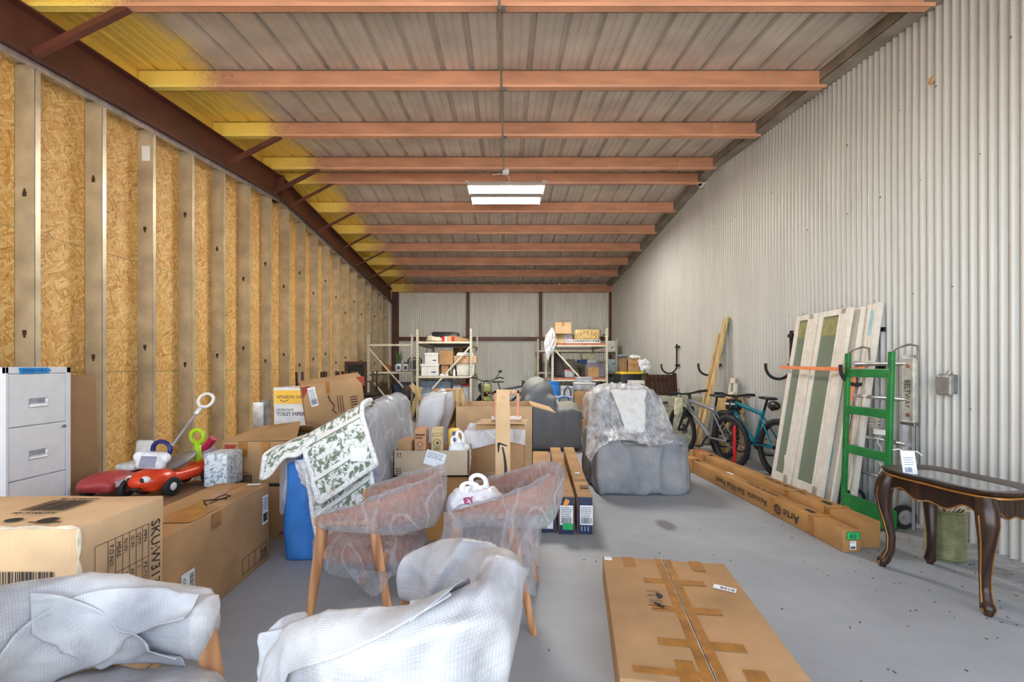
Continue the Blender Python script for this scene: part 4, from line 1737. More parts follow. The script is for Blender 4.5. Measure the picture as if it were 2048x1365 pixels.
# ---- three long slim cartons on the floor
NAVY = plain('navy_end_print', (38, 50, 84), .5)
GREEN = plain('green_sticker', (38, 178, 98), .5)
ORANGE = plain('orange_sticker', (236, 152, 62), .5)
for i, (xl, xr, y0, xl2, xr2, y1, h, lab) in enumerate(((.216, .405, 3.64, .36, .55, 5.85, .235, 'long slim cardboard box with green sticker on its navy end, beside the wrapped chair'),
                                                        (.418, .545, 3.60, .565, .69, 5.75, .305, 'long slim cardboard box with an orange sticker, middle of the three on the floor'),
                                                        (.568, .69, 3.60, .735, .86, 5.75, .305, 'long slim cardboard box with white labelled end, nearest the plastic covered armchair'))):
    c0, c1 = V(((xl + xr) / 2, y0, 0)), V(((xl2 + xr2) / 2, y1, 0))
    L_ = (c1 - c0).length
    w = (xr - xl)
    a = math.atan2(c1.x - c0.x, c1.y - c0.y)
    t = thing('cardboard_box', lab, 'cardboard box', c0, -a, 'long slim cartons')
    m = MB()
    m.bx(-w / 2, w / 2, .0, L_, 0, h, .004, 1)
    bmesh.ops.subdivide_edges(m.bm, edges=[e for e in m.bm.edges if e.calc_length() > .4], cuts=9, use_grid_fill=True)
    m.jitter(.004, 2.5, i)
    for v in m.bm.verts:
        v.co.z = max(0, v.co.z)
    m.build('body', BOX, t, smooth=30)
    m4 = basis((0, -.0045, h / 2), (1, 0, 0), (0, 0, 1))
    k = MB()
    k.plate(m4, -w / 2 + .003, w / 2 - .003, -h / 2 + .004, h / 2 - .012, .001)
    k.build('end_print', NAVY, t)
    m5 = m4 @ Matrix.Translation((0, 0, .0012))
    if i == 0:
        lb = label(t, at(m5, .02, -.0), .10, .17, 3, 0, False)
        k = MB()
        k.plate(at(m5, .015, .04) @ Matrix.Translation((0, 0, .0015)), -.05, .05, -.045, .045, .001)
        k.build('green_sticker', GREEN, t)
        k = MB()
        k.text('LDA', .055, at(m5, .02, -.085, PI / 2) @ Matrix.Translation((0, 0, .002)))
        k.text('SH', .045, at(m5, .035, .01, PI / 2) @ Matrix.Translation((0, 0, .004)))
        k.build('printed_marks', INK, t)
    else:
        label(t, at(m5, .0 if i == 1 else .01, .0), w * .82, .155, 5 + i, 6)
        if i == 1:
            k = MB()
            k.plate(at(m5, 0, .1, R(-25)), -.018, .018, -.026, .026, .0015)
            k.build('orange_sticker', ORANGE, t)
            k = MB()
            k.plate(at(m5, .012, -.09), -.04, .04, -.025, .025, .0012)
            k.build('green_sticker', GREEN, t)
        else:
            k = MB()
            for q in range(3):
                k.plate(m5, -.03 + q * .025, -.022 + q * .025, -.125, -.09)
            k.build('size_print', plain('pale_blue_print', (150, 165, 196), .6), t)
    m6 = basis((0, 0, h + .0045), (1, 0, 0), (0, 1, 0))
    k = MB()
    k.text('F M U L', .03, at(m6, -.05, .12))
    if i == 2:
        for q in range(5):
            k.plate(m6, -.045 + q * .02, -.037 + q * .02, .45, .53)
        k.plate(m6, -.02, .05, .2, .3)
    k.build('printed_marks', INKB, t)
    if i:
        label(t, at(m6, 0, 1.15 if i == 1 else .75), .045, .06, i, 1, False)

# ---- armchair under grey cloth and clear plastic
t = thing('armchair', 'armchair covered by grey cloth with clear plastic over its back', 'armchair', (1.42, 5.1, 0))
m = MB()
m.bx(.96, 1.87, 4.70, 5.6, 0, .50, .05)
m.bx(.96, 1.20, 4.72, 5.6, 0, .60, .07)
m.bx(1.63, 1.89, 4.70, 5.6, 0, .585, .07)
m.bx(1.06, 1.80, 5.22, 5.66, .3, 1.04, .09)
b = blob(m, .02, 4, .5, folds(6.5, .010, .034, 31))
for v in b.bm.verts:
    v.co.z = max(.001, v.co.z)
    if v.co.z < .45:
        v.co.y -= .03 * (1 - v.co.z / .45)
        v.co.x += .04 * (v.co.x - 1.4) * (1 - v.co.z / .45)
tg = NT('grey_faded_cloth')
nn1 = tg.noise(tg.coord(), 3.5, 5, .6)
tg.col(tg.ramp(nn1, [(.32, (122, 125, 130)), (.55, (148, 150, 154)), (.72, (168, 165, 160))]))
tg.set(Roughness=.75)
tg.bump(tg.noise(tg.coord(), 50, 3), .12, .004)
b.build('cloth_cover', tg.m, t, smooth=180, world=True)
m = MB()


def tent(u, v):
    s = u * 2 - 1
    if v < .2:                                       # hangs down behind
        k = v / .2
        W, y, z = .40, 5.78 - .06 * k, .62 + .46 * k
        dr = .10
    elif v < .36:                                    # over the top of the back
        k = (v - .2) / .16
        W, y, z = .40 - .01 * k, 5.72 - .46 * k, 1.08 + .04 * math.sin(PI * k)
        dr = .10
    elif v < .72:                                    # down the seat back
        k = (v - .36) / .36
        W, y, z = .39 + .12 * k, 5.26 - .30 * k, 1.08 - .40 * k
        dr = .12 + .06 * k
    else:                                            # over the arms to the loose hem
        k = (v - .72) / .28
        W, y, z = .51 + .03 * math.sin(PI * k), 4.96 - .28 * k, .68 - .15 * k - .03 * math.sin(s * 5) * k
        dr = .16 - .06 * k
    f = abs(s) ** 4
    lift = .10 * max(0, v - .6) * 2.5 * (abs(s) ** 2) * (1 - f)
    x = 1.39 + s * W * (1.0 + .06 * math.sin(v * 5)) + (-.05 if s < -.3 else 0) * max(0, v - .4)
    q = V((x, y, z + lift - dr * f * 1.6))
    st = V((s * 3.2 + .8 * noise.noise(V((s * 2, v * 3, 5))), v * 1.4, .3))
    d = .030 * ridge(st, 1.8, 41) + .018 * fbm(st, 2.5, 3, 42) + .014 * ridge(V((s * 2 + v * 4, v * 2 - s * 3, 0)), 1.6, 43)
    return q + V((.25 * s, -.6, .5)) * d


m.grid(tent, 90, 90)
o = m.build('plastic_sheet', film('crinkled_plastic', (240, 242, 247), .14, .6, .1, 9, 0, (1, 1, .5), 1.), t, smooth=180, world=True)
m = MB()


def cushion(u, v):
    w_ = .105 + .095 * (v ** 1.5)
    x = 1.395 + (u - .5) * 2 * w_
    y = 4.90 + .29 * v - .015 * math.sin(u * PI)
    return V((x, y, .60 + .44 * v + .015 * fbm((u * 3, v * 4, 1), 2)))


m.grid(cushion, 24, 24, False, False, .4, .5)
o = m.build('white_cloth', plain('white_linen', (232, 232, 230), .8, var=.03), t, smooth=180, world=True)
o.modifiers.new('thickness', 'SOLIDIFY').thickness = .04

# ---- two long cartons of wall panel along the right side
for i, (p0, p1, w, h, lab) in enumerate((((2.475, 3.25), (2.385, 6.12), .135, .155, 'long wall panel carton with green sticker on its end, on the open floor side'),
                                         ((2.66, 3.32), (2.585, 6.20), .165, .20, 'long wall panel carton lying nearer the right wall'))):
    c0, c1 = V(p0 + (0,)), V(p1 + (0,))
    L_ = (c1 - c0).length
    a = math.atan2(c1.x - c0.x, c1.y - c0.y)
    t = thing('cardboard_box', lab, 'cardboard box', c0, -a, 'long wall panel cartons')
    m = MB()
    m.bx(-w / 2, w / 2, 0, L_, 0, h, .008, 2)
    bmesh.ops.subdivide_edges(m.bm, edges=[e for e in m.bm.edges if e.calc_length() > .4], cuts=11, use_grid_fill=True)
    m.jitter(.006, 2.2, i + 4)
    for v in m.bm.verts:
        v.co.z = max(0, v.co.z)
    m.build('body', BOXO, t, smooth=35)
    ml = basis((-w / 2 - .006, L_ / 2, h / 2), (0, 1, 0), (0, 0, -1))       # upside-down lettering on the room side
    mt = basis((0, L_ / 2, h + .006), (0, 1, 0), (1, 0, 0))
    mt = basis((0, L_ / 2, h + .006), (0, 1, 0), (-1, 0, 0))
    k = MB()
    if i == 0:
        k.text('Acoustic Slat Wall Panel', .085, at(ml, -.55, -.03), sx=1.12)
        k.text('Arte', .11, at(ml, -.98, -.03))
        disc2d(k, ml, -.70, .0, .045)
        k.text('Acoustic Slat Wall Panel', .05, at(mt, -.60, -.02))
    else:
        k.text('Acoustic Slat Wall Panel', .06, at(mt, -.75, -.02))
    for x in (-1.05, .95):
        k.plate(mt, x, x + .09, -.02, .02)
    k.build('printed_marks', INK, t)
    if i == 0:
        k = MB()
        for q in (-.02, .0, .02):
            ring2d(k, ml @ Matrix.Translation((0, 0, .0006)), -.705 + q * .5, q * .4, .02 + abs(q) * .3, .003)
        k.build('logo_lines', BOXO, t)
    for q in (.30, .80, 2.42, 2.72):
        k = MB()
        k.bx(-w / 2 - .0065, w / 2 + .0065, q - .002, q + .045, .004, h + .0062)
        k.build('packing_tape', TAPE, t)
    m4 = basis((0, -.008, h / 2), (1, 0, 0), (0, 0, 1))
    if i == 0:
        k = MB()
        k.plate(m4, -.045, .05, .015, .07, .001)
        k.build('green_sticker', GREEN, t)
        k = MB()
        k.text('AS', .045, at(m4, -.028, .026) @ Matrix.Translation((0, 0, .0015)))
        frame2d(k, m4 @ Matrix.Translation((0, 0, .001)), -.045, .05, .015, .07, .002)
        k.build('sticker_print', INK, t)
        label(t, at(m4, .0, -.025), .045, .06, 4, 2)
        label(t, at(mt, .28, -.03), .13, .035, 4, 0, False)
    else:
        k = MB()
        disc2d(k, at(mt, 1.32, .0), 0, 0, .05, .04)
        k.build('pink_sticker', plain('pink_sticker', (232, 70, 150), .5), t)
# ================================================================== right wall side
# ---- leaning window / door panels with glass
CREAMP = plain('cream_vinyl', (226, 220, 208), .45, var=.04)
GREENGL = NT('green_window_glass')
GREENGL.set(Base__Color=lin((124, 136, 120)), Roughness=.1, Metallic=.0)
GREENGL.b.inputs['Specular IOR Level'].default_value = .7
GREENGL = GREENGL.m
for i, (yn, yf, hh, glass, bot, lean, lab) in enumerate(((4.915, 5.29, 1.93, 1, 3.09, 9.0, 'cream framed glass panel, furthest of the panels leaning on the right wall'),
                                                         (4.44, 4.905, 1.93, 1, 3.09, 9.0, 'cream framed glass panel overlapping the furthest one'),
                                                         (4.345, 4.58, 1.92, 0, 3.15, 8.9, 'narrow ribbed cream jamb leaning next to the glass panels'),
                                                         (4.18, 4.335, 1.93, 0, 3.20, 7.6, 'narrow ribbed cream jamb with a blue sticker at its top'))):
    t = thing('framed_panel' if glass else 'jamb_board', lab, 'panel', (bot, (yn + yf) / 2, 0), 0, 'panels leaning on the right wall', rot=(0, R(lean), R(-2)))
    W = yf - yn
    z1, th = hh, .038
    if glass:
        m = MB()
        fr = .062
        m.bx(-th / 2, th / 2, -W / 2, -W / 2 + fr * 2.2, 0, z1, .004)
        m.bx(-th / 2, th / 2, W / 2 - fr, W / 2, 0, z1, .004)
        m.bx(-th / 2, th / 2, -W / 2 + fr, W / 2 - fr, 0, .13, .004)
        m.bx(-th / 2, th / 2, -W / 2 + fr, W / 2 - fr, z1 - fr, z1, .004)
        m.bx(-th / 2 - .012, -th / 2 + .002, -W / 2 + fr * 2.2 - .012, -W / 2 + fr * 2.2, .13, z1 - fr)
        m.build('frame', CREAMP, t)
        m = MB()
        m.bx(-.006, .006, -W / 2 + fr * 2.15, W / 2 - fr * .95, .125, z1 - fr * .95)
        g = m.build('glass', GREENGL, t)
        m = MB()
        m.bx(-.0075, -.0062, -W / 2 + fr * 2.2, W / 2 - fr, z1 - fr - .20, z1 - fr - .02)
        m.build('sticker', plain('olive_sticker', (138, 134, 82), .6), g)
        if i == 0:
            m = MB()
            m.box((-.0075, -.02, .26), (.001, .03, .16), Matrix.Rotation(R(-14), 3, 'X'))
            m.build('sticker', PAPER, g)
    else:
        m = MB()
        m.bx(-th / 2, th / 2, -W / 2, W / 2, 0, z1, .005)
        m.bx(-th / 2 - .014, -th / 2, -W / 2, -W / 2 + .03, 0, z1, .003)
        m.bx(-th / 2 - .010, -th / 2, W / 2 - .06, W / 2 - .045, 0, z1, .003)
        m.build('frame', CREAMP, t)
        m = MB()
        if i == 3:
            m.bx(-th / 2 - .001, -th / 2 + .001, -.02, .035, z1 - .30, z1 - .06)
        else:
            m.bx(-th / 2 - .001, -th / 2 + .001, -.01, .01, .35, .55)
        m.build('sticker', plain('pale_blue_sticker', (158, 204, 214), .6), t)

# ---- J hooks
for i, (Y, z0, z1, lab) in enumerate(((9.18, 1.30, 1.78, 'black wall hook above the dark wooden patio chair, furthest from the door'),
                                      (7.42, 1.30, 1.62, 'black wall hook half hidden by the leaning timber'),
                                      (5.50, 1.29, 1.76, 'black wall hook beside the glass door panels, over the bicycles'),
                                      (4.27, 1.27, 1.73, 'black wall hook behind the green hand truck'))):
    t = thing('wall_hook', lab, 'hook', (XR - .035, Y, z0), 0, 'black bicycle wall hooks')
    m = MB()
    m.bx(-.022, .0, -.02, .02, .02, z1 - z0, .004)
    m.build('upright', BLACK, t)
    m = MB()
    r = .155
    m.tube([(-.011 - r + r * math.cos(a), 0, .04 - r * math.sin(a)) for a in (PI * k / 16 for k in range(17))] + [(-.011 - 2 * r, 0, .075)], .017, 10)
    m.build('hook_arm', RUBBER, t, smooth=50)
    for zz in (.05, z1 - z0 - .06):
        m = MB()
        m.bx(-.03, .012, -.045, .045, zz - .022, zz + .022, .003)
        m.bx(.0, .012, -.11, .05, zz - .02, zz + .02, .002)
        m.build('bracket', BLACK, t)

# ---- orange strap
m = MB()
pts = [V((3.44, 5.46, 1.32)), V((3.17, 5.25, 1.32)), V((3.16, 4.75, 1.31)), V((3.24, 4.33, 1.30)), V((3.32, 4.20, 1.31))]
for a, b in zip(pts, pts[1:]):
    m.bar(a, b, .003, .036, (0, 0, 1))
t = thing('ratchet_strap', 'orange webbing strap tied around the leaning door panels', 'strap', (3.15, 4.75, 1.31))
m.build('webbing', plain('orange_webbing', (250, 140, 92), .7, scale=60), t, world=True)
m = MB()
prev = None
n = 20
for k in range(n + 1):
    z = 1.30 - k / n * .86
    x, y = 3.29 - .10 * (k / n) + .012 * math.sin(k * .5), 4.30 - .02 * k / n
    m_ = (V((x, y - .022, z)), V((x, y + .022, z)))
    cur = [m.bm.verts.new(q) for q in m_]
    if prev:
        m.bm.faces.new((prev[0], prev[1], cur[1], cur[0]))
    prev = cur
o = m.build('loose_end', plain('orange_webbing', (250, 140, 92)), t, world=True)
o.modifiers.new('thickness', 'SOLIDIFY').thickness = .003

# ---- green hand truck
GRN = plain('green_enamel', (34, 122, 58), .38, var=.12, scale=8)
t = thing('hand_truck', 'green steel hand truck standing against the right wall', 'hand truck', (3.14, 4.00, 0), 0)
yl, yr, ht = .25, -.23, 1.45
for s_, y in (('left', yl), ('right', yr)):
    m = MB()
    m.bar((.02, y, .06), (.06, y, ht), .05, .03, (1, 0, 0), .004)
    m.build('side_rail', GRN, t)
for z, hh in ((1.27, .075), (.93, .075), (.57, .08)):
    m = MB()
    m.bx(.012 + z * .02, .03 + z * .02, yr, yl, z - hh / 2, z + hh / 2, .004)
    m.build('cross_plate', GRN, t)
m = MB()
m.bx(-.14, .03, yr - .10, yl + .01, .012, .024, .003)
m.bx(.0, .018, yr - .10, yl + .01, .0, .16, .003)
m.build('toe_plate', GRN, t)
for y in (yr - .045, yl + .0):
    m = MB()
    rr = Matrix.Rotation(R(90), 3, 'X')
    m.lathe([(.06, -.02), (.088, -.022), (.095, -.012), (.095, .012), (.088, .022), (.06, .02)], (.12, y, .097), 24, rr)
    wt = m.build('wheel', RUBBER, t, smooth=50)
    m = MB()
    m.lathe([(.0, -.024), (.02, -.024), (.02, -.014), (.062, -.014), (.062, .014), (.02, .014), (.02, .024), (0, .024)], (.12, y, .097), 20, rr)
    m.build('hub', plain('grey_hub', (150, 150, 148), .5, .3), wt, smooth=40)
m = MB()
m.cyl((.12, yr - .06, .097), (.12, yl + .02, .097), .01)
m.build('axle', STEEL, t)
for y in (yl, yr):
    m = MB()
    m.tube([(.06, y, ht - .01), (.07, y - .04, ht + .03), (.10, y - .12, ht + .055), (.12, y - .17, ht + .04), (.12, y - .175, ht - .07)], .009, 8)
    m.build('handle', plain('grey_steel_rod', (140, 136, 128), .45, .6), t, smooth=60)

# ---- aluminium extension ladder behind it
t = thing('extension_ladder', 'aluminium extension ladder with yellow warning label, standing behind the green hand truck', 'ladder', (3.35, 4.05, 0))
for y, w_, z0, z1, x in ((.30, .085, .0, 1.38, -.02), (-.30, .10, .0, 1.42, -.015)):
    m = MB()
    m.bx(x - .004, x + .002, y - w_ / 2, y + w_ / 2, z0, z1)
    m.bx(x - .03, x + .002, y + w_ / 2 - .006, y + w_ / 2, z0, z1)
    m.bx(x - .03, x + .002, y - w_ / 2, y - w_ / 2 + .006, z0, z1)
    m.build('side_rail', ALU, t)
m = MB()
m.bx(-.042, -.012, -.36, -.25, .86, 1.40, .004)
fr = m.build('fly_rail', plain('pale_aluminium', (206, 202, 192), .45, .4), t)
k = MB()
k.text('BELTWAY', .07, basis((-.0435, -.28, 1.22), (0, 0, -1), (0, -1, 0)), sx=.75)
k.build('stencil', INK, fr)
for zz in (1.33, .93):
    m = MB()
    m.cyl((-.042, -.31, zz), (-.05, -.31, zz), .016, None, 12)
    m.build('rivet', plain('rust_red_bolt', (150, 90, 66), .6), fr)
m = MB()
m.bx(-.05, -.01, -.375, -.245, .845, .875, .003)
m.build('bracket', STEEL, fr)
k = MB()
k.text('EXT', .07, basis((-.021, -.27, .55), (0, 0, -1), (0, -1, 0)), sx=.8)
k.build('stencil', INK, t)
for zz in (.35, .68, 1.05, 1.35):
    m = MB()
    m.cyl((-.03, -.28, zz), (-.03, .28, zz), .017, None, 12)
    m.build('rung', ALU, t, smooth=50)
m = MB()
m.bx(-.0262, -.0242, .265, .335, 1.10, 1.165)
wl_ = m.build('warning_label', plain('yellow_print', (245, 196, 66)), t)
m = MB()
m.lathe([(.03, -.02), (.075, -.022), (.07, 0), (.075, .022), (.03, .02)], (-.05, -.08, .76), 20)
m.build('pulley', WHITE, t, smooth=40)
m = MB()
m.tube([(-.045, -.03 + .02 * math.sin(z * 40), z) for z in (.76 - .02 * q for q in range(20))], .006, 6)
m.tube([(-.05 + .0 * q, .02 + .06 * math.cos(q * .8), .78 + .004 * q) for q in range(24)], .007, 6)
m.build('rope', plain('white_rope', (214, 208, 196), .8), t, smooth=60)

# ---- dark side table with gilt lines
TB = wood('antique_black_brown', (34, 22, 16), (70, 44, 30), 9, .3)
GILT = plain('gilt_line', (176, 122, 62), .35, .55)
cA_, cC_ = V((2.56, 3.05, 0)), V((2.48, 2.46, 0))
ang = math.atan2(cC_.x - cA_.x, cC_.y - cA_.y)
t = thing('side_table', 'dark antique style side table with gilt edges and cabriole legs', 'table', (2.715, 2.745, 0), R(6))
hx, hy, zt = .175, .30, .655


def outline(k, n=96):
    a = 2 * PI * k / n
    c_, s_ = math.cos(a), math.sin(a)
    r = (abs(c_) ** 9 + abs(s_) ** 9) ** (-1 / 9)
    wv = 1 + .028 * math.cos(4 * a) - .035 * math.cos(8 * a) * .6
    return c_ * r * wv, s_ * r * wv


def ringgrid(prof, name, mat, closed=False):
    """moulding following the scalloped outline; prof = (scale offset, z)"""
    m = MB()
    n = 96
    rings = []
    for off, z in prof:
        ring = []
        for k in range(n):
            x, y = outline(k)
            ring.append(m.bm.verts.new((x * (hx + off), y * (hy + off), z)))
        rings.append(ring)
    for A_, B_ in zip(rings, rings[1:]):
        for k in range(n):
            m.bm.faces.new((A_[k], A_[(k + 1) % n], B_[(k + 1) % n], B_[k]))
    if closed:
        m.bm.faces.new(rings[0])
        m.bm.faces.new(rings[-1][::-1])
    return m.build(name, mat, t, smooth=35)


ringgrid([(-.02, zt - .025), (.02, zt - .022), (.036, zt - .008), (.042, zt + .006), (.030, zt + .008), (-.045, zt - .006), (-.05, zt - .012), (-.05, zt - .025)], 'top_rim', TB, True)
m = MB()
m.poly([V((outline(k)[0] * (hx - .045), outline(k)[1] * (hy - .045), zt - .008)) for k in range(96)])
m.build('glass_inset', plain('grey_glass_inset', (138, 140, 141), .12, var=.02), t)
ringgrid([(.012, zt - .04), (.024, zt - .036), (.022, zt - .026), (.0, zt - .025)], 'gilt_moulding', GILT, True)
for side in range(4):                                   # scalloped aprons
    m = MB()
    L_ = hy if side % 2 == 0 else hx
    n = 30
    up, dn = [], []
    for k in range(n + 1):
        s_ = k / n * 2 - 1
        dip = .085 + .035 * math.exp(-(s_ * 3) ** 2) - .018 * math.cos(s_ * 9) * (abs(s_) < .95)
        up.append((s_ * L_ * .9, zt - .035))
        dn.append((s_ * L_ * .9, zt - .035 - dip))
    pp = up + dn[::-1]
    sg = 1 if side < 2 else -1
    if side % 2 == 0:
        m.slab([(sg * (hx - .005), a, z) for a, z in pp], (-sg * .016, 0, 0))
    else:
        m.slab([(a, sg * (hy - .005), z) for a, z in pp], (0, -sg * .016, 0))
    ap = m.build('apron', TB, t)
    m = MB()
    m.tube([((sg * (hx - .004), a, z) if side % 2 == 0 else (a, sg * (hy - .004), z)) for a, z in dn], .004, 6)
    m.build('gilt_line', GILT, ap)
for sx in (1, -1):
    for sy in (1, -1):
        d = V((sx * .6, sy * .8, 0)).normalized()
        c0 = V((sx * (hx - .02), sy * (hy - .025), 0))
        m = MB()
        prof = [(0, zt - .04, .040), (.022, zt - .10, .046), (.034, zt - .17, .044), (.026, zt - .26, .034), (.006, zt - .36, .027), (-.008, zt - .45, .023), (-.004, .12, .022), (.018, .06, .026), (.034, .035, .030), (.036, .018, .022), (.034, .0, .016)]
        pts = [c0 + d * o_ + V((0, 0, z)) for o_, z, r in prof]
        fine, rad = [], []
        for (p0, p1), (a0, a1) in zip(zip(pts, pts[1:]), zip(prof, prof[1:])):
            for q in range(3):
                fine.append(p0.lerp(p1, q / 3))
                rad.append(a0[2] + (a1[2] - a0[2]) * q / 3)
        fine.append(pts[-1])
        rad.append(prof[-1][2])
        rad = [q * 1.12 for q in rad]
        m.tube(fine, rad, 12)
        lg = m.build('leg', TB, t, smooth=60)
        for s2 in (1, -1):
            e = V((-d.y, d.x, 0)) * s2
            m = MB()
            m.tube([p + (e * .80 + d * .52) * r_ * .97 for p, r_ in zip(fine[4:-3], rad[4:-3])], .0048, 5)
            m.build('gilt_line', GILT, lg)

t2 = thing('price_tag', 'white cardboard tag with barcode standing on the dark side table', 'tag', (2.545, 2.86, zt - .004), R(5), rot=(R(-10), 0, R(-4)))
m = MB()
m.bx(-.043, .043, -.001, .001, .0, .145, .0005, 1)
m.build('card', PAPER, t2)
k = MB()
m4 = basis((0, -.0015, .07), (1, 0, 0), (0, 0, 1))
k.barcode(m4, -.03, .012, -.058, -.028, 3, 14)
for i in range(4):
    k.plate(m4, -.03, .03 - .008 * (i % 2), .03 - i * .014, .033 - i * .014)
k.build('tag_print', plain('slate_blue_ink', (92, 116, 160), .6), t2)
m = MB()
m.tube([(-.02, 0, .14), (-.05, .0, .155), (-.085, .0, .15)], .004, 6)
m.tube([(.02, 0, .14), (.06, .0, .14), (.085, .0, .115)], .004, 6)
m.build('tag_loop', WHITE, t2)

# ---- ribbed metal bucket behind the table
t = thing('metal_bucket', 'ribbed greenish metal bucket on the floor behind the side table', 'bucket', (3.05, 3.16, 0))
m = MB()
prof = [(0, .0), (.10, .0), (.105, .012)]
z = .02
while z < .33:
    prof += [(.112, z), (.104, z + .008)]
    z += .016
prof += [(.112, .335), (.118, .34), (.112, .345), (.102, .34), (.098, .02), (0, .015)]
m.lathe(prof, seg=32)
m.build('pail', plain('greenish_tin', (150, 152, 118), .35, .6), t, smooth=30)
m = MB()
rg = random.Random(8)
for i in range(26):
    a, r = rg.uniform(0, 6.28), rg.uniform(.02, .09)
    p = V((r * math.cos(a), r * math.sin(a), .32))
    q = p + V((.05 * math.cos(a), .05 * math.sin(a), rg.uniform(.03, .08)))
    m.tube([p, (p + q) / 2 + V((0, 0, .015)), q], .004, 5)
m.build('dried_stems', plain('dried_straw', (206, 190, 168), .9), t)

# ---- leaning timbers
for i, (a, b, w_, th, lab) in enumerate(((P(1396, 905, 7.12), P(1453, 636, 7.12), .18, .045, 'broad pale plank leaning on the corrugated wall behind the bicycles'),
                                         (P(1386, 905, 7.32), P(1440, 668, 7.28), .09, .045, 'narrow plank leaning just behind the broad pale plank'))):
    a.z = .01
    m = MB()
    m.bar(a, b, w_, th, (1, -.25, 0), .004)
    pk = tag(m.build('plank', PINE, None, tuple(a), world=True), lab, 'plank')
    if i == 0:
        d_ = (b - a).normalized()
        m = MB()
        m.bar(b - d_ * .28, b - d_ * .003, .12, th + .003, (1, -.25, 0))
        for v in m.bm.verts:
            v.co += V((-.001, -.03, 0))
        m.build('green_paint', plain('green_end_paint', (96, 140, 70), .7), pk, world=True)

# ---- small window frame, olive panel, dark patio chair
t = thing('window_sash', 'small cream window sash propped between the bicycles and the wall', 'window sash', (3.36, 6.75, .9), rot=(0, R(6), R(-8)))
m = MB()
for a in ((-.02, .02, -.13, -.07, 0, .26), (-.02, .02, .07, .13, 0, .26), (-.02, .02, -.13, .13, .18, .26), (-.02, .02, -.13, .13, 0, .05)):
    m.bx(*a, .003)
m.build('frame', CREAMP, t)
m = MB()
m.bx(-.004, .004, -.075, .075, .04, .19)
m.build('glass', GREENGL, t)
t = thing('crate', 'plain timber crate under the small window sash against the wall', 'crate', (3.33, 6.75, 0))
m = MB()
for z in (.02, .22, .44, .66):
    m.bx(-.12, .12, -.2, .2, z, z + .17, .003)
m.bx(-.10, .10, -.19, .19, .85, .88, .003)
m.bx(-.10, .10, -.18, .18, 0, .86)
m.build('slat', PINE, t)
m = MB()
m.bx(-.02, .02, -.38, .42, 0, .82, .003)
o = m.build('panel_board', plain('olive_board', (150, 152, 132), .6), None, (2.95, 7.8, 0))
o.rotation_euler = (0, R(6), R(62))
tag(o, 'flat olive grey board standing behind the front bicycle wheel', 'board')
t = thing('patio_chair', 'dark brown slatted wooden patio chair, turned sideways in the back right corner', 'chair', (3.02, 8.3, 0), R(14))
for x in (-.30, .30):
    m = MB()
    m.bar((x, -.25, 0), (x, -.22, .68), .06, .05)
    m.build('leg', DARKW, t)
    m = MB()
    m.bar((x, .25, 0), (x, .34, 1.2), .06, .05)
    m.build('leg', DARKW, t)
    m = MB()
    m.bx(x - .05, x + .05, -.32, .30, .68, .71, .006)
    m.build('armrest', DARKW, t)
for i in range(6):
    m = MB()
    x = -.225 + i * .09
    m.bar((x, .22, .42), (x, .345, 1.17), .075, .02, (0, 1, 0))
    m.build('back_slat', DARKW, t)
for z, y in ((.55, .26), (1.08, .345)):
    m = MB()
    m.bx(-.3, .3, y - .03, y + .0, z - .035, z + .035, .004)
    m.build('back_rail', DARKW, t)
for i in range(5):
    m = MB()
    m.bx(-.29, .29, -.26 + i * .1, -.18 + i * .1, .40, .425, .004)
    m.build('seat_slat', DARKW, t)

# ---- debris and cobwebby dirt near the wall
rg = random.Random(12)
m = MB()
for i in range(170):
    if i < 130:
        y = rg.uniform(2.2, 4.0)
        x = rg.uniform(2.2, 3.45) if rg.random() < .7 else rg.uniform(3.2, 3.46)
    else:
        x, y = rg.uniform(.2, 2.6), rg.uniform(1.6, 3.8)
    a = rg.uniform(0, 3.14)
    l, w_ = rg.uniform(.004, .016), rg.uniform(.002, .005)
    m.box((x, y, .0025), (l, w_, .003), a)
o = m.build('leaf_debris', plain('dry_leaf_bits', (84, 70, 56), .9))
o['kind'] = 'stuff'
tag(o, 'scattered dry leaf bits on the concrete around the side table', 'debris')


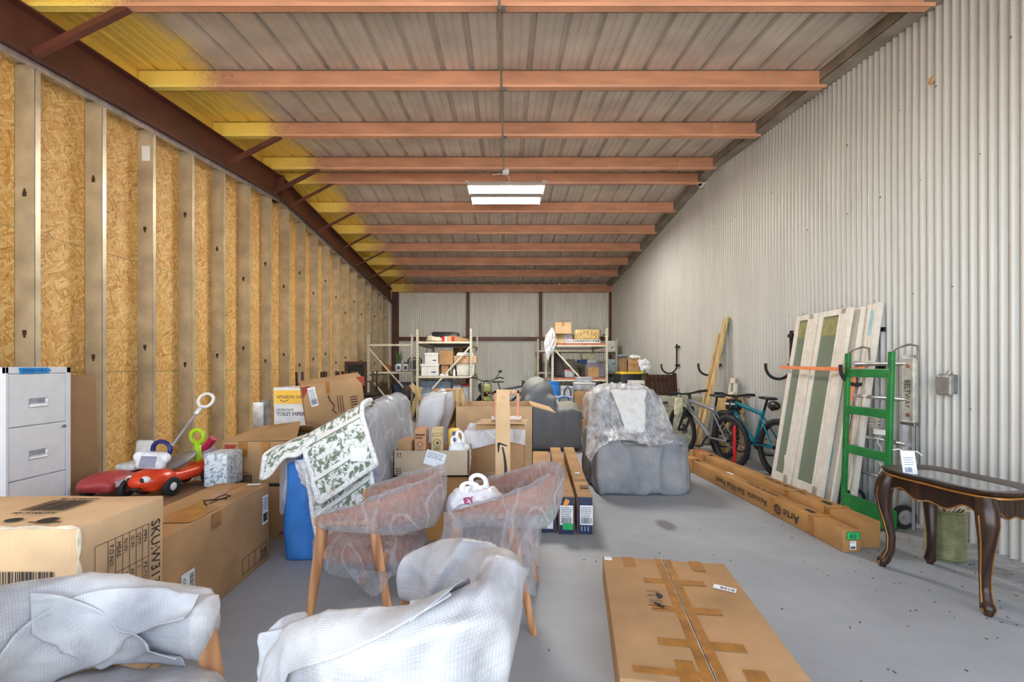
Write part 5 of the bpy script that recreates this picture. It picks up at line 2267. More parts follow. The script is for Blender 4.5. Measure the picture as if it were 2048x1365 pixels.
# ---- bicycles
def bike(name, lab, org, ang, lean, paint, bag=None, second=False, text=None, bw=.30):
    """org = ground point below the rear hub, bicycle points along local +x"""
    t = thing(name, lab, 'bicycle', org, 0, None, rot=(R(lean), 0, R(ang)))
    WB, rr = 1.12, .345
    hub = {'r': V((0, 0, rr)), 'f': V((WB, 0, rr))}
    RX = Matrix.Rotation(R(90), 3, 'X')
    for kx in 'rf':
        c = hub[kx]
        w = thing('wheel', '', '', (0, 0, 0))
        del w['label'], w['category']
        w.parent = t
        w.location = c
        TM[w.name] = TM[t.name] @ Matrix.Translation(c)
        m = MB()
        m.lathe([(rr - .055, -.012), (rr - .045, -.026), (rr - .02, -.031), (rr - .004, -.02), (rr, 0), (rr - .004, .02), (rr - .02, .031), (rr - .045, .026), (rr - .055, .012)], (0, 0, 0), 48, RX)
        n = 60
        for k in range(n):                                   # tread knobs
            a = 2 * PI * k / n
            for s in (-.018, .004):
                m.box((math.cos(a) * (rr - .001), s + .007, math.sin(a) * (rr - .001)), (.012, .012, .016), Matrix.Rotation(-a, 3, 'Y'))
        m.build('tyre', RUBBER, w, smooth=40)
        m = MB()
        m.lathe([(rr - .07, -.012), (rr - .05, -.014), (rr - .05, .014), (rr - .07, .012), (rr - .07, -.012)], (0, 0, 0), 48, RX)
        m.build('rim', BLACK, w, smooth=40)
        m = MB()
        for k in range(28):
            a = 2 * PI * k / 28
            b = a + (.5 if k % 2 else -.5)
            m.tube([(.025 * math.cos(b), (.03 if k % 4 < 2 else -.03), .025 * math.sin(b)), ((rr - .06) * math.cos(a), 0, (rr - .06) * math.sin(a))], .0014, 4)
        m.build('spoke', STEEL, w)
        m = MB()
        m.cyl((0, -.06, 0), (0, .06, 0), .02)
        m.lathe([(.02, .036), (.085, .036), (.085, .038), (.02, .038)], (0, 0, 0), 28, RX)
        if kx == 'r':
            for q in range(6):
                m.cyl((0, -.025 - q * .004, 0), (0, -.0275 - q * .004, 0), .085 - q * .010, None, 22)
        m.build('hub', STEEL if False else BLACK, w, smooth=40)
        if text and kx == 'r':
            k = MB()
            for q, ch in enumerate(text):
                a = PI / 2 + .22 - q * .085
                mm = basis((math.cos(a) * (rr - .038), -.0315 if True else .03, math.sin(a) * (rr - .038)), (math.sin(a), 0, -math.cos(a)), (math.cos(a), 0, math.sin(a)))
                k.text(ch, .026, mm, 'CENTER')
                mm = basis((math.cos(PI - a) * (rr - .038), .0315, math.sin(a) * (rr - .038)), (-math.sin(a), 0, -math.cos(PI - a) * -1 * -1), (math.cos(PI - a), 0, math.sin(a)))
            k.build('lettering', WHITE, w)
    bb, seat, headt, headb = V((.43, 0, .33)), V((.27, 0, .78)), V((.86, 0, .84)), V((.90, 0, .70))
    m = MB()
    for a, b, r in ((bb, headb, .032), (seat + V((.02, 0, -.06)), headt + V((.0, 0, -.02)), .026), (bb, seat, .02)):
        m.cyl(a, b, r, r * .95, 12)
    m.cyl(headb, headt, .028, None, 12)
    for s in (-1, 1):
        m.cyl(bb + V((0, s * .035, 0)), hub['r'] + V((0, s * .07, 0)), .013, None, 8)
        m.cyl(seat + V((.03, s * .02, -.10)), hub['r'] + V((0, s * .07, 0)), .011, None, 8)
    m.build('frame', paint, t, smooth=50)
    m = MB()
    for s in (-1, 1):
        m.cyl(headb + V((.02, s * .065, -.06)), hub['f'] + V((0, s * .065, 0)), .021, .017, 10)
        m.cyl(headb + V((.005, s * .065, .02)), headb + V((.02, s * .065, -.16)), .019, None, 10)
    m.box(headb + V((.005, 0, -.03)), (.06, .17, .04), None, .012)
    m.build('fork', BLACK, t, smooth=50)
    hb = headt + V((.0, 0, .07))
    m = MB()
    m.cyl(headt, hb, .022, None, 12)
    m.cyl(hb, hb + V((.07, 0, .0)), .02, None, 12)
    c = hb + V((.07, 0, 0))
    m.tube([c + V((-.05, -bw, .03)), c + V((-.03, -bw * .6, .03)), c + V((0, -.08, .005)), c + V((0, .08, .005)), c + V((-.03, bw * .6, .03)), c + V((-.05, bw, .03))], .014, 10)
    m.build('handlebar', BLACK, t, smooth=60)
    for s in (-1, 1):
        m = MB()
        m.cyl(c + V((-.053, s * (bw + .01), .03)), c + V((-.04, s * (bw - .12), .03)), .019, None, 12)
        m.build('grip', RUBBER, t)
        m = MB()
        m.tube([c + V((-.03, s * (bw - .15), .02)), c + V((.03, s * (bw - .11), .0)), c + V((.03, s * (bw - .03), -.01))], .007, 6)
        m.build('brake_lever', BLACK, t)
    m = MB()
    m.tube([c + V((0, -.15, .0)), c + V((.10, -.05, -.02)), c + V((.06, .04, -.16)), headb + V((.05, .06, -.1))], .004, 5)
    m.tube([c + V((0, .15, .0)), c + V((.09, .08, .03)), c + V((.02, .03, -.12)), headb + V((-.1, .03, -.05))], .004, 5)
    m.build('cable', BLACK, t)
    m = MB()
    m.cyl(seat, seat + V((-.045, 0, .13)), .015, None, 10)
    m.build('seat_post', BLACK, t)
    m = MB()
    st = seat + V((-.05, 0, .15))
    b = MB()
    b.sph(st + V((-.07, 0, 0)), (.09, .07, .022), 14)
    b.sph(st + V((.06, 0, .0)), (.13, .03, .02), 14)
    b = blob(b, .012, 3)
    b.build('saddle', BLACK, t, smooth=180)
    m = MB()
    m.lathe([(.05, .045), (.085, .045), (.088, .05), (.05, .05)], bb, 26, RX)
    m.cyl(bb + V((0, -.06, 0)), bb + V((0, .06, 0)), .022)
    for s in (-1, 1):
        m.bar(bb + V((0, s * .065, 0)), bb + V((s * .10, s * .075, -.13)), .02, .014, (0, 1, 0))
    m.build('crankset', BLACK, t)
    for s in (-1, 1):
        m = MB()
        m.box(bb + V((s * .10, s * .125, -.13)), (.09, .09, .018), None, .005)
        m.build('pedal', BLACK, t)
    m = MB()
    m.tube([bb + V((0, -.047, .085)), hub['r'] + V((0, -.047, .05)), hub['r'] + V((-.05, -.047, 0)), hub['r'] + V((.0, -.047, -.10)), bb + V((0, -.047, -.085))], .006, 5)
    m.bar(hub['r'] + V((.02, -.06, -.03)), hub['r'] + V((.03, -.06, -.13)), .03, .014)
    m.build('chain', STEEL, t)
    if bag:
        m = MB()
        m.sph(st + V((-.12, 0, -.085)), (.10, .055, .06), 16)
        m.sph(st + V((-.15, 0, -.085)), (.06, .05, .055), 16)
        bg = blob(m, .014, 3).build('saddle_bag', BLACK, t, smooth=180)
        m = MB()
        m.tube([st + V((-.12, .056 * s, -.085)) + V((.075 * math.cos(a), 0, .05 * math.sin(a))) for s in (-1,) for a in (.6 + .2 * q for q in range(14))], .005, 5)
        m.build('reflective_piping', WHITE, bg)
        m = MB()
        m.sph(st + V((-.05, -.03, -.14)), .018, 10)
        m.build('rear_light', plain('red_lens', (196, 34, 48), .25), t, smooth=180)
    if second:
        m = MB()
        m.box(c + V((-.02, 0, -.12)), (.11, .2, .15), None, .03, 3)
        hbag = m.build('handlebar_bag', BLACK, t, smooth=40)
        m = MB()
        for s in (-1, 1):
            m.bx(c.x - .02 - .045, c.x - .02 + .045, s * .101 - .001, s * .101 + .001, c.z - .12, c.z - .095)
        m.bx(c.x - .0765, c.x - .0745, -.08, .08, c.z - .12, c.z - .095)
        m.build('reflective_band', WHITE, hbag)
    return t, c


def heading(a, b):
    return math.degrees(math.atan2(b[1] - a[1], b[0] - a[0]))


SILV = plain('silver_grey_paint', (142, 144, 150), .3, .5, var=.05)
TEAL = plain('teal_paint', (16, 120, 140), .3, .3, var=.06)
r1, f1 = (3.00, 6.02), (2.79, 7.08)
t, _ = bike('bicycle', 'silver grey mountain bicycle standing in front of the teal bicycle', r1 + (0,), heading(r1, f1), -4, SILV, None, False)
r2, f2 = (3.26, 5.48), (3.14, 6.60)
t, _ = bike('bicycle', 'teal and black bicycle with saddle bag, nearest the corrugated wall', r2 + (0,), heading(r2, f2), 3, TEAL, True, True, 'MAXXIS')
t, _ = bike('bicycle', 'dark bicycle almost hidden behind the grey covered recliner', (-.42, 11.6, 0), 4, 0, plain('dark_paint', (40, 42, 44), .4), None, False)
# gloves hung on the handlebar, red pump
t = thing('work_gloves', 'pale yellow cloth bag hanging from the silver bicycle handlebar', 'gloves', (2.66, 6.98, .74))
m = MB()
m.box((0, 0, .0), (.12, .04, .22), None, .02, 3)
m.box((-.035, 0, -.10), (.075, .035, .12), None, .015, 3)
m.box((.045, 0, -.08), (.05, .035, .10), None, .015, 3)
blob(m, .012, 3, .5, folds(20, .004, .006, 3)).build('cloth', plain('pale_yellow_cloth', (226, 216, 176), .9), t, smooth=180)
m = MB()
m.tube([(-.03, 0, .10), (-.02, .01, .19), (.0, .02, .25)], .004, 5)
m.tube([(.03, 0, .10), (.02, .01, .19), (.0, .02, .25)], .004, 5)
m.build('cord', BLACK, t)
t = thing('floor_pump', 'red bicycle floor pump standing before the silver bicycle rear wheel', 'pump', (PX(1469, 5.75), 5.75, 0))
m = MB()
m.cyl((0, 0, .02), (0, 0, .58), .018, None, 14)
m.build('barrel', plain('bright_red_paint', (206, 22, 28), .3), t, smooth=50)
m = MB()
m.bx(-.11, .11, -.04, .04, 0, .02, .006)
m.build('foot', BLACK, t)
m = MB()
m.cyl((0, 0, .58), (0, 0, .60), .022, None, 14)
m.build('cap', BLACK, t)
# ================================================================== back of the hall: racks and their loads
RACKP = plain('cream_rack_enamel', (214, 208, 186), .45, var=.06)
tr = NT('slotted_post')
tcx = tr.coord()
sz = tr.n('ShaderNodeSeparateXYZ')
tr.l(tcx, sz.inputs[0])
fz = tr.math('FRACT', tr.math('MULTIPLY', sz.outputs[2], 20))
tr.col(tr.mix(tr.math('LESS_THAN', fz, .28), (218, 212, 190), (120, 112, 96)))
tr.set(Roughness=.45)
POSTM = tr.m
SHELFM = plain('grey_shelf_deck', (150, 148, 140), .6)
ORB = plain('orange_beam_paint', (176, 96, 58), .5)


def rack(lab, x0, x1, y0, y1, h, levels, brace=1, deck=None, beam=None, braced=True, beam_dir='y'):
    t = thing('storage_rack', lab, 'storage rack', ((x0 + x1) / 2, (y0 + y1) / 2, 0))
    pw = .055
    for x in (x0, x1):
        for y in (y0, y1):
            m = MB()
            m.bx(x - pw / 2, x + pw / 2, y - .03, y + .03, 0, h, .003, 1)
            m.bx(x - .05, x + .05, y - .05, y + .05, 0, .006)
            m.build('post', POSTM, t, world=True)
    for y in (y0, y1):
        if braced:
            m = MB()
            za, zb_ = levels[-1] - .10, levels[-1] - 1.12
            a, b = (x0, x0 + (x1 - x0) * .72) if brace > 0 else (x1, x1 - (x1 - x0) * .72)
            m.bar((a, y, za), (b, y, zb_), .035, .03, (0, 1, 0))
            m.build('brace', RACKP, t, world=True)
    for z in levels:
        if deck is not None:
            m = MB()
            m.bx(x0 + .03, x1 - .03, y0 + .02, y1 - .02, z - .022, z - .004, .002, 1)
            m.build('shelf_deck', deck, t, world=True)
        for y in (y0, y1):
            m = MB()
            m.bx(x0, x1, y - .02, y + .02, z - (.05 if beam is None else .085), z - .004 if beam is None else z - .045, .003, 1)
            m.build('beam', RACKP if beam is None else RACKP, t, world=True)
        if beam is not None:
            m = MB()
            m.bx(x0 + .03, x1 - .03, y0 - .022, y0 + .02, z - .045, z - .004, .002, 1)
            m.build('board_edge', beam, t, world=True)
        for x in (x0, x1):
            m = MB()
            m.bx(x - .02, x + .02, y0, y1, z - .10, z - .026, .003, 1)
            m.build('side_beam', RACKP, t, world=True)
    return t


LZ, LZ2 = 1.92, 1.10
rack('cream slotted storage rack carrying white file boxes and a black tote', -2.09, -.82, 10.8, 13.2, 2.22, [.35, LZ2, LZ], -1, SHELFM)
rack('half empty cream storage rack in the back left corner by the strand board wall', -3.52, -2.40, 11.7, 13.9, 2.17, [.45, 1.19], 1, SHELFM)
m = MB()
m.bx(-3.52, -2.40, 11.68, 11.72, 1.85, 1.90, .003, 1)
o = m.build('beam', RACKP, bpy.data.objects['storage_rack.001'], world=True)
m = MB()
m.bar((-3.52, 11.7, 1.80), (-2.55, 11.7, .70), .035, .03, (0, 1, 0))
m.build('brace', RACKP, bpy.data.objects['storage_rack.001'], world=True)
RZ, RZ2 = 1.88, 1.06
rack('cream slotted storage rack with orange board edges carrying a tan case on top', 1.115, 2.40, 10.8, 12.5, 2.23, [.35, RZ2, RZ], 1, SHELFM, ORB)
BZ, BZ2 = 1.80, 1.16
rack('wide storage rack with file boxes, behind the orange edged rack', .95, 3.24, 13.3, 14.4, 2.13, [.45, BZ2, BZ], 1, SHELFM, None, False)


def rect(px, Y, d, z0, ytop=None):
    """bearing box x0,y0,x1,y1 at depth Y standing on z0 -> centre, size"""
    x0, y0, x1, y1 = px
    w = (x1 - x0) * Y / F
    h = PZ(y0, Y) - z0
    return ((PX(x0, Y) + PX(x1, Y)) / 2, Y + d / 2), (w, d, h)


def tote(name, lab, px, Y, d, z0, mat, lidm=None, group=None, rotz=0., cat='storage tote', handle=None):
    (cx, cy), (w, d, h) = rect(px, Y, d, z0)
    t = thing(name, lab, cat, (cx, cy, z0), rotz, group)
    m = MB()
    a, b = .44, .49
    lh = min(.14 * h, .055)
    m.bx(-w * a, w * a, -d * a, d * a, 0, h - lh * .7, .02, 2)
    m.warp(lambda c: V((c.x * (1 + .10 * c.z / max(h, .01)), c.y * (1 + .08 * c.z / max(h, .01)), c.z)))
    for s in (-1, 1):
        m.bx(s * w * .22 - .008, s * w * .22 + .008, -d * .475, -d * .44, .02, h * .82, .003, 1)
    m.build('tub', mat, t, smooth=40)
    m = MB()
    m.bx(-w / 2, w / 2, -d / 2, d / 2, h - lh, h - lh * .4, .012, 2)
    m.bx(-w * .44, w * .44, -d * .44, d * .44, h - lh * .5, h, .012, 2)
    m.build('lid', lidm or mat, t, smooth=40)
    if handle:
        m = MB()
        m.tube([(-w * .28, -d * .47, h * .55), (-w * .24, -d * .5, h * .9), (0, -d * .52, h * 1.0), (w * .24, -d * .5, h * .9), (w * .28, -d * .47, h * .55)], .014, 8)
        m.build('handle', handle, t, smooth=60)
    return t


def filebox(lab, px, Y, d, z0, mat=None, group='white file boxes', slot=(.2, -.2), name='file_box'):
    (cx, cy), (w, d, h) = rect(px, Y, d, z0)
    t = thing(name, lab, 'file box', (cx, cy, z0), 0, group)
    m = MB()
    m.bx(-w * .47, w * .47, -d * .47, d * .47, 0, h * .9, .004, 1)
    m.build('body', mat or WHITE, t)
    m = MB()
    m.bx(-w / 2, w / 2, -d / 2, d / 2, h * .78, h, .005, 1)
    m.build('lid', mat or WHITE, t)
    m = MB()
    m.sph((w * slot[0], -d * .472, h * (.5 + slot[1])), (w * .16, .004, h * .06), 14)
    m.build('hand_hole', plain('grey_print', (92, 96, 104), .7), t)
    return t


def cbox(lab, px, Y, d, z0, mat=None, rotz=0., tape='y', group=None, name='cardboard_box', cat='cardboard box'):
    (cx, cy), (w, d, h) = rect(px, Y, d, z0)
    return carton(name, lab, (cx, cy, 0), (w, d, h), rotz, mat or BOXP, group, tape, .003, cat, z0)


LV = plain('lavender_clear_plastic', (186, 180, 205), .3)
CLEARP = film('clear_tote_plastic', (214, 218, 226), .45, .7, .25, 5)
GREYB = plain('grey_blue_plastic', (132, 150, 168), .45)
BLUEP = plain('bright_blue_plastic', (16, 108, 184), .4)
DBLUE = plain('dark_blue_grey_plastic', (52, 66, 82), .45)
REDP = plain('red_plastic', (196, 32, 34), .4)
YEL = plain('yellow_plastic', (236, 200, 40), .4)
PINKP = plain('pink_lid', (226, 96, 130), .45)
# left rack, top
tote('storage_tote', 'black storage tote on the top shelf of the left rack', (862, 664, 916, 684), 11.6, .5, LZ, BLACK)
(cx, cy), (w, d, h) = rect((884, 671, 942, 684), 11.0, .2, LZ)
t = thing('long_box', 'long brown box with red and white tape on the left rack top shelf', 'cardboard box', (cx, cy, LZ), R(-5))
m = MB()
m.slab([(-w / 2, -.09, 0), (w / 2, -.07, 0), (w / 2, -.07, h * .35), (-w * .1, -.09, h), (-w / 2, -.09, h * .8)], (0, .18, 0))
m.build('body', BOX, t)
for a, b, mm in ((-.5, -.40, REDP), (-.40, -.33, PAPER), (-.33, -.17, BOXP), (-.17, -.06, REDP)):
    m = MB()
    m.bx(a * w, b * w, -.094, -.088, 0, h * .8)
    m.build('tape_band', mm, t)
m = MB()
m.sph((0, 0, .06), (.15, .10, .07), 14)
m.sph((.1, .02, .05), (.10, .09, .06), 12)
o = blob(m, .015, 2, .5, folds(14, .02, .02, 2)).build('cloth_bundle', plain('cream_cloth', (214, 202, 178), .9), None, (PX(866, 11.0), 11.0, LZ), smooth=180)
tag(o, 'crumpled cream cloth bundle on the left rack top shelf', 'cloth')
# left rack, middle
filebox('white file box at the bottom of the pair on the left rack', (841, 728, 878, 752), 10.95, .5, LZ2)
zt_ = PZ(728, 10.95) + .003
filebox('smaller white file box stacked on the other white file box', (849, 706, 877, 728), 10.95, .45, zt_)
cbox('small cardboard box under the tilted one on the left rack', (883, 730, 897, 752), 11.0, .3, LZ2, BOX)
z_ = PZ(730, 11.0) + .003
cbox('cardboard box with folded front tape stacked in the left rack middle', (879, 702, 907, 730), 10.95, .35, z_, BOX, R(-4))
m = MB()
m.bx(-.10, .10, -.08, .08, 0, .025, .003)
m.bx(-.085, .10, -.075, .08, .027, .05, .003)
tag(m.build('papers', PAPER, None, (PX(887, 10.9) + .02, 10.86, LZ2)), 'small stack of white papers on the left rack, below the cardboard box', 'papers')
m = MB()
m.lathe([(0, 0), (.035, 0), (.035, .13), (.015, .16), (.015, .19), (0, .19)], seg=16)
o = tag(m.build('spray_bottle', WHITE, None, (PX(908, 10.95), 10.95, LZ2), smooth=50), 'white bottle standing between boxes on the left rack', 'bottle')
m = MB()
m.cyl((0, 0, .19), (0, 0, .215), .018)
m.build('cap', GREYB, o)
tote('storage_tote', 'white speckled storage tote on the right half of the left rack', (911, 728, 950, 752), 10.95, .5, LZ2, plain('speckled_white', (222, 220, 212), .5, var=.1, scale=60))
z_ = PZ(728, 10.95) + .003
cbox('wide tan cardboard box on the white speckled tote', (908, 712, 953, 728), 10.95, .45, z_, cardboard('carton_tan', (206, 170, 138)))
z_ = PZ(712, 10.95) + .003
m = MB()
m.bx(-.2, .2, -.15, .15, 0, .045, .004)
m.bx(-.18, .2, -.14, .15, .047, .075, .004)
tag(m.build('papers', PAPER, None, (PX(930, 11), 11.1, z_)), 'flat white folders lying on the wide tan cardboard box', 'papers')
cbox('brown cardboard box at the back of the left rack under the top shelf', (906, 696, 937, 714), 12.4, .4, 1.36, BOXT)
carton('cardboard_box', 'tall brown cardboard box standing at the back of the left rack', (PX(922, 12.4), 12.6, 0), (.5, .4, .25), 0, BOXT, None, 'x', .003, 'cardboard box', LZ2)
# left rack, below
tote('storage_tote', 'large grey blue storage tote under the left rack shelf', (838, 762, 903, 795), 11.0, .5, .355, GREYB)
tote('storage_tote', 'white storage tote beside the grey blue tote in the left rack', (905, 770, 923, 800), 11.0, .4, .355, WHITE, LV)
tote('storage_tote', 'clear storage tote with red lid in the left rack', (924, 769, 942, 800), 11.0, .4, .355, CLEARP, REDP)
# corner rack
t = thing('potted_plant', 'tall green grass plant in the back left corner rack', 'potted plant', (PX(797, 12.2), 12.2, 1.195))
m = MB()
m.lathe([(0, 0), (.09, 0), (.11, .16), (.115, .17), (.09, .165), (0, .15)], seg=18)
m.build('pot', WHITE, t, smooth=40)
rg = random.Random(4)
m = MB()
for i in range(60):
    a, r = rg.uniform(0, 6.28), rg.uniform(.03, .16)
    hh = rg.uniform(.25, .45)
    m.tube([(.02 * math.cos(a), .02 * math.sin(a), .14), (r * .5 * math.cos(a), r * .5 * math.sin(a), .14 + hh * .6), (r * math.cos(a), r * math.sin(a), .14 + hh)], [.006, .005, .001], 4)
m.build('leaves', plain('grass_green', (82, 128, 62), .6), t)
for px, lab in ((798, 'white and blue tub under the grass plant, nearer the left wall'), (812, 'white and blue tub beside the dark framed chair back')):
    t = thing('product_tub', lab, 'tub', (PX(px, 11.85), 11.85, 1.195), 0, 'white and blue tubs')
    m = MB()
    m.bx(-.065, .065, -.06, .06, 0, .20, .012, 2)
    m.build('tub', WHITE, t, smooth=40)
    m = MB()
    m.bx(-.05, .05, -.055, .055, .20, .245, .006, 2)
    m.build('cap', plain('navy_cap', (48, 72, 130), .4), t)
    m = MB()
    m.bx(-.035, .035, -.0615, -.0595, .05, .14)
    m.build('tub_print', plain('navy_cap', (48, 72, 130)), t)
m = MB()
m.lathe([(0, 0), (.09, 0), (.13, .06), (.12, .13), (.09, .17), (.07, .165), (.09, .12), (0, .02)], seg=20)
tag(m.build('wicker_basket', plain('orange_wicker', (150, 82, 46), .7, scale=50, bump=.4), None, (PX(773, 12.0), 12.0, 1.195), smooth=50), 'round orange wicker basket on the corner rack shelf', 'basket')
t = thing('folding_chair', 'dark framed chair with grey padded back standing on the corner rack', 'chair', (PX(828, 11.9), 12.0, 1.195))
m = MB()
m.bx(-.13, .13, -.02, .02, .06, .30, .03, 3)
m.build('back_pad', plain('grey_pad', (112, 122, 128), .6), t)
m = MB()
m.tube([(-.17, 0, .0), (-.17, 0, .30), (-.12, 0, .35), (.12, 0, .35), (.17, 0, .30), (.17, 0, .0)], .016, 8)
m.build('frame', BLACK, t, smooth=60)
tote('storage_tote', 'dark blue grey tote at the bottom of the corner rack', (785, 766, 828, 795), 11.75, .5, .455, DBLUE)

# right rack, top shelf
cbox('square cardboard box on its crate at the left end of the right rack top', (1110, 645, 1143, 669), 11.1, .4, RZ + .245, BOXP)
for px, lab, mm in (((1112, 668, 1129, 685), 'small pale box below the square cardboard box, on the left', CREAM), ((1129, 668, 1145, 685), 'small lilac printed box below the square cardboard box, on the right', LV)):
    (cx, cy), (w, d, h) = rect(px, 11.27, .32, RZ)
    carton('product_carton', lab, (cx, cy, 0), (w, d, .24), 0, mm, 'small boxes under the square box', None, .002, 'carton', RZ)
t = thing('storage_case', 'tan moulded case with arched slots on top of the right rack', 'case', (PX(1177, 11.0), 11.1, RZ + .10))
m = MB()
m.box((0, .09, .13), (.62, .16, .25), None, .05, 3)
m.build('shell', plain('tan_plastic', (206, 178, 118), .45), t, smooth=40)
for k_, r_ in enumerate((.20, .27)):
    m = MB()
    for q in range(7 + k_ * 2):
        a = PI * (q + .7) / (7.4 + k_ * 2)
        m.box((r_ * 1.05 * math.cos(a), .008, .04 + r_ * .62 * math.sin(a)), (.045, .006, .016), Matrix.Rotation(-a + PI / 2, 3, 'Y'))
    m.build('slot', plain('dark_slot', (120, 92, 52), .7), t)
for s in (-1, 1):
    m = MB()
    m.bx(s * .2 - .035, s * .2 + .035, -.002, .01, -.01, .025, .003)
    m.build('latch', plain('grey_latch', (140, 136, 128), .5), t)
t = thing('lattice_tray', 'white lattice tray under the tan case on the right rack', 'tray', (PX(1167, 11.0), 11.05, RZ))
m = MB()
m.bx(-.39, .39, -.13, .2, 0, .012)
for z in (.03, .085):
    m.bx(-.39, .39, -.135, -.12, z - .008, z + .008)
    m.bx(-.39, .39, .19, .2, z - .008, z + .008)
for q in range(27):
    x = -.39 + q * .03
    m.bar((x, -.128, .0), (x + (.03 if q % 2 else -.03) * .6, -.128, .095), .009, .008, (0, 1, 0))
m.build('lattice', WHITE, t)


def shrub(name, lab, px, Y, z0, r, h, seed, n=90, pot=None, potm=None):
    t = thing(name, lab, 'plant', (PX(px, Y), Y, z0))
    if pot:
        m = MB()
        m.bx(-pot[0] / 2, pot[0] / 2, -.1, .1, 0, pot[1], .006)
        m.build('pot', potm or BOXO, t)
    rg = random.Random(seed)
    m = MB()
    m2 = MB()
    for i in range(n // 6):
        a = rg.uniform(0, 6.28)
        tip = V((r * rg.uniform(.2, 1) * math.cos(a), r * .7 * rg.uniform(.2, 1) * math.sin(a), h * rg.uniform(.55, 1)))
        m2.tube([(0, 0, 0), tip * .5 + V((0, 0, .03)), tip], [.007, .005, .003], 5)
        for q in range(8):
            p = tip * (.45 + .07 * q)
            b = V((rg.uniform(-1, 1), rg.uniform(-1, 1), rg.uniform(-.3, .9))).normalized()
            l = rg.uniform(.05, .09)
            s_ = b.cross(V((0, 0, 1))).normalized() * l * .2
            m.poly([p, p + b * l * .5 + s_, p + b * l, p + b * l * .5 - s_])
    m2.build('stem', plain('stem_brown', (70, 62, 40), .8), t)
    m.build('leaves', plain('dark_leaf_green', (58, 88, 46), .6), t)
    return t


shrub('artificial_plant', 'bushy artificial plant behind the tan case on the right rack', 1192, 11.7, RZ, .36, .46, 5, 130)
shrub('artificial_plant', 'small artificial plant in a tan pot beside the square cardboard box', 1151, 11.5, RZ, .14, .36, 6, 60, (.16, .2), plain('tan_pot', (196, 152, 98), .6))
m = MB()
m.grid(lambda u, v: V(((u - .5) * (.04 + .24 * math.sin(PI * min(1, v * .95 + .05)) ** 1.2) - .10 * v, -.03 + .04 * fbm((u * 3, v * 3, 1), 2) - .03 * math.sin(PI * u), .68 - v * .72 - .05 * math.sin(PI * u) * v)), 20, 24)
o = m.build('plastic_bag', film('thin_bag_film', (226, 226, 230), .62, .9, .3, 8), None, (PX(1104, 10.72), 10.72, 1.56), smooth=180)
tag(o, 'pale plastic bag hanging from the left post of the right rack', 'plastic bag')
# right rack, middle shelf
tote('storage_tote', 'lavender storage tote in the middle of the right rack', (1170, 727, 1212, 757), 11.5, .5, RZ2, LV)
z_ = PZ(727, 11.5) + .003
t = thing('binder', 'blue and white binder lying on the lavender tote', 'binder', (PX(1174, 11.5), 11.6, z_))
m = MB()
m.bx(-.22, .0, -.1, .12, 0, .085, .006)
m.build('cover', plain('binder_blue', (24, 84, 160), .5), t)
m = MB()
m.bx(.0, .22, -.1, .12, 0, .085, .006)
m.build('pages', PAPER, t)
(cx, cy), (w, d, h) = rect((1163, 704, 1189, 717), 11.5, .2, z_ + .09)
t = thing('basket', 'cream tapered basket on the blue and white binder', 'basket', (cx, cy, z_ + .09))
m = MB()
m.bx(-w / 2, w / 2, -.1, .1, 0, .14, .012)
m.warp(lambda c: V((c.x * (.86 + 1.0 * c.z), c.y, c.z)))
m.build('tub', plain('cream_plastic', (226, 216, 178), .5), t)
cbox('small square cardboard box on the front of the right rack shelf', (1176, 735, 1198, 753), 10.9, .22, RZ2, BOX)
tote('storage_tote', 'small clear tote with pink lid on the right rack shelf', (1129, 740, 1150, 756), 10.9, .25, RZ2, CLEARP, PINKP)
shrub('artificial_plant', 'dark red artificial flower bunch on the right rack shelf', 1160, 11.1, RZ2, .16, .34, 9, 80).children[1].data.materials[0] = plain('wine_red_leaf', (92, 26, 40), .7)
t = thing('coat', 'dark coat hanging inside the left post of the right rack', 'coat', (PX(1113, 11.0), 11.05, 1.06))
m = MB()
m.box((0, 0, .30), (.30, .10, .56), Matrix.Rotation(R(-8), 3, 'Y'), .04, 3)
m.box((.13, 0, .22), (.09, .09, .44), Matrix.Rotation(R(-16), 3, 'Y'), .03, 3)
b = blob(m, .02, 3, .5, folds(9, .03, .02, 4))
for v in b.bm.verts:
    v.co.z = max(.0, v.co.z)
b.build('cloth', plain('dark_coat_cloth', (58, 54, 54), .9), t, smooth=180)
m = MB()
m.tube([(-.1, 0, .58), (0, 0, .63), (.1, 0, .58)], .008, 6)
m.build('hanger', BLACK, t)
m = MB()
m.box((0, 0, .22), (.36, .12, .42), None, .05, 3)
b = blob(m, .02, 2, .5, folds(12, .04, .03, 7))
for v in b.bm.verts:
    v.co.z = max(.0, v.co.z)
tag(b.build('cushion', plain('grey_floral_cloth', (140, 138, 130), .9, var=.35, scale=22), None, (PX(1135, 11.6), 11.6, RZ2), smooth=180), 'grey patterned cushion standing behind the dark coat', 'cushion')
# right rack, below and in front
tote('storage_tote', 'tall bright blue tote at the foot of the right rack', (1095, 764, 1119, 812), 10.35, .35, 0, BLUEP)
tote('storage_tote', 'clear tote of toys beside the bright blue tote', (1122, 773, 1148, 812), 10.3, .4, 0, CLEARP, None, None, 0, 'storage tote', DBLUE)
cbox('open topped brown carton under the clear toy container, before the right rack', (1155, 783, 1195, 850), 8.6, .45, .36, BOX)
cbox('ochre carton at the bottom of the stack before the right rack', (1152, 838, 1195, 873), 8.55, .5, 0, BOXO)
z_ = PZ(783, 8.6) + .005
t = tote('storage_tote', 'clear container with lilac and pink contents on the brown carton', (1150, 766, 1193, 783), 8.65, .38, z_, CLEARP, WHITE)
m = MB()
m.bx(-.13, -.01, -.12, .12, .01, .09, .02, 2)
m.build('contents', plain('lilac_contents', (170, 160, 205), .7), t)
m = MB()
m.sph((.09, -.02, .055), (.07, .1, .04), 12)
m.build('contents', plain('coral_contents', (236, 130, 128), .7), t)
z_ = PZ(766, 8.65) + .003
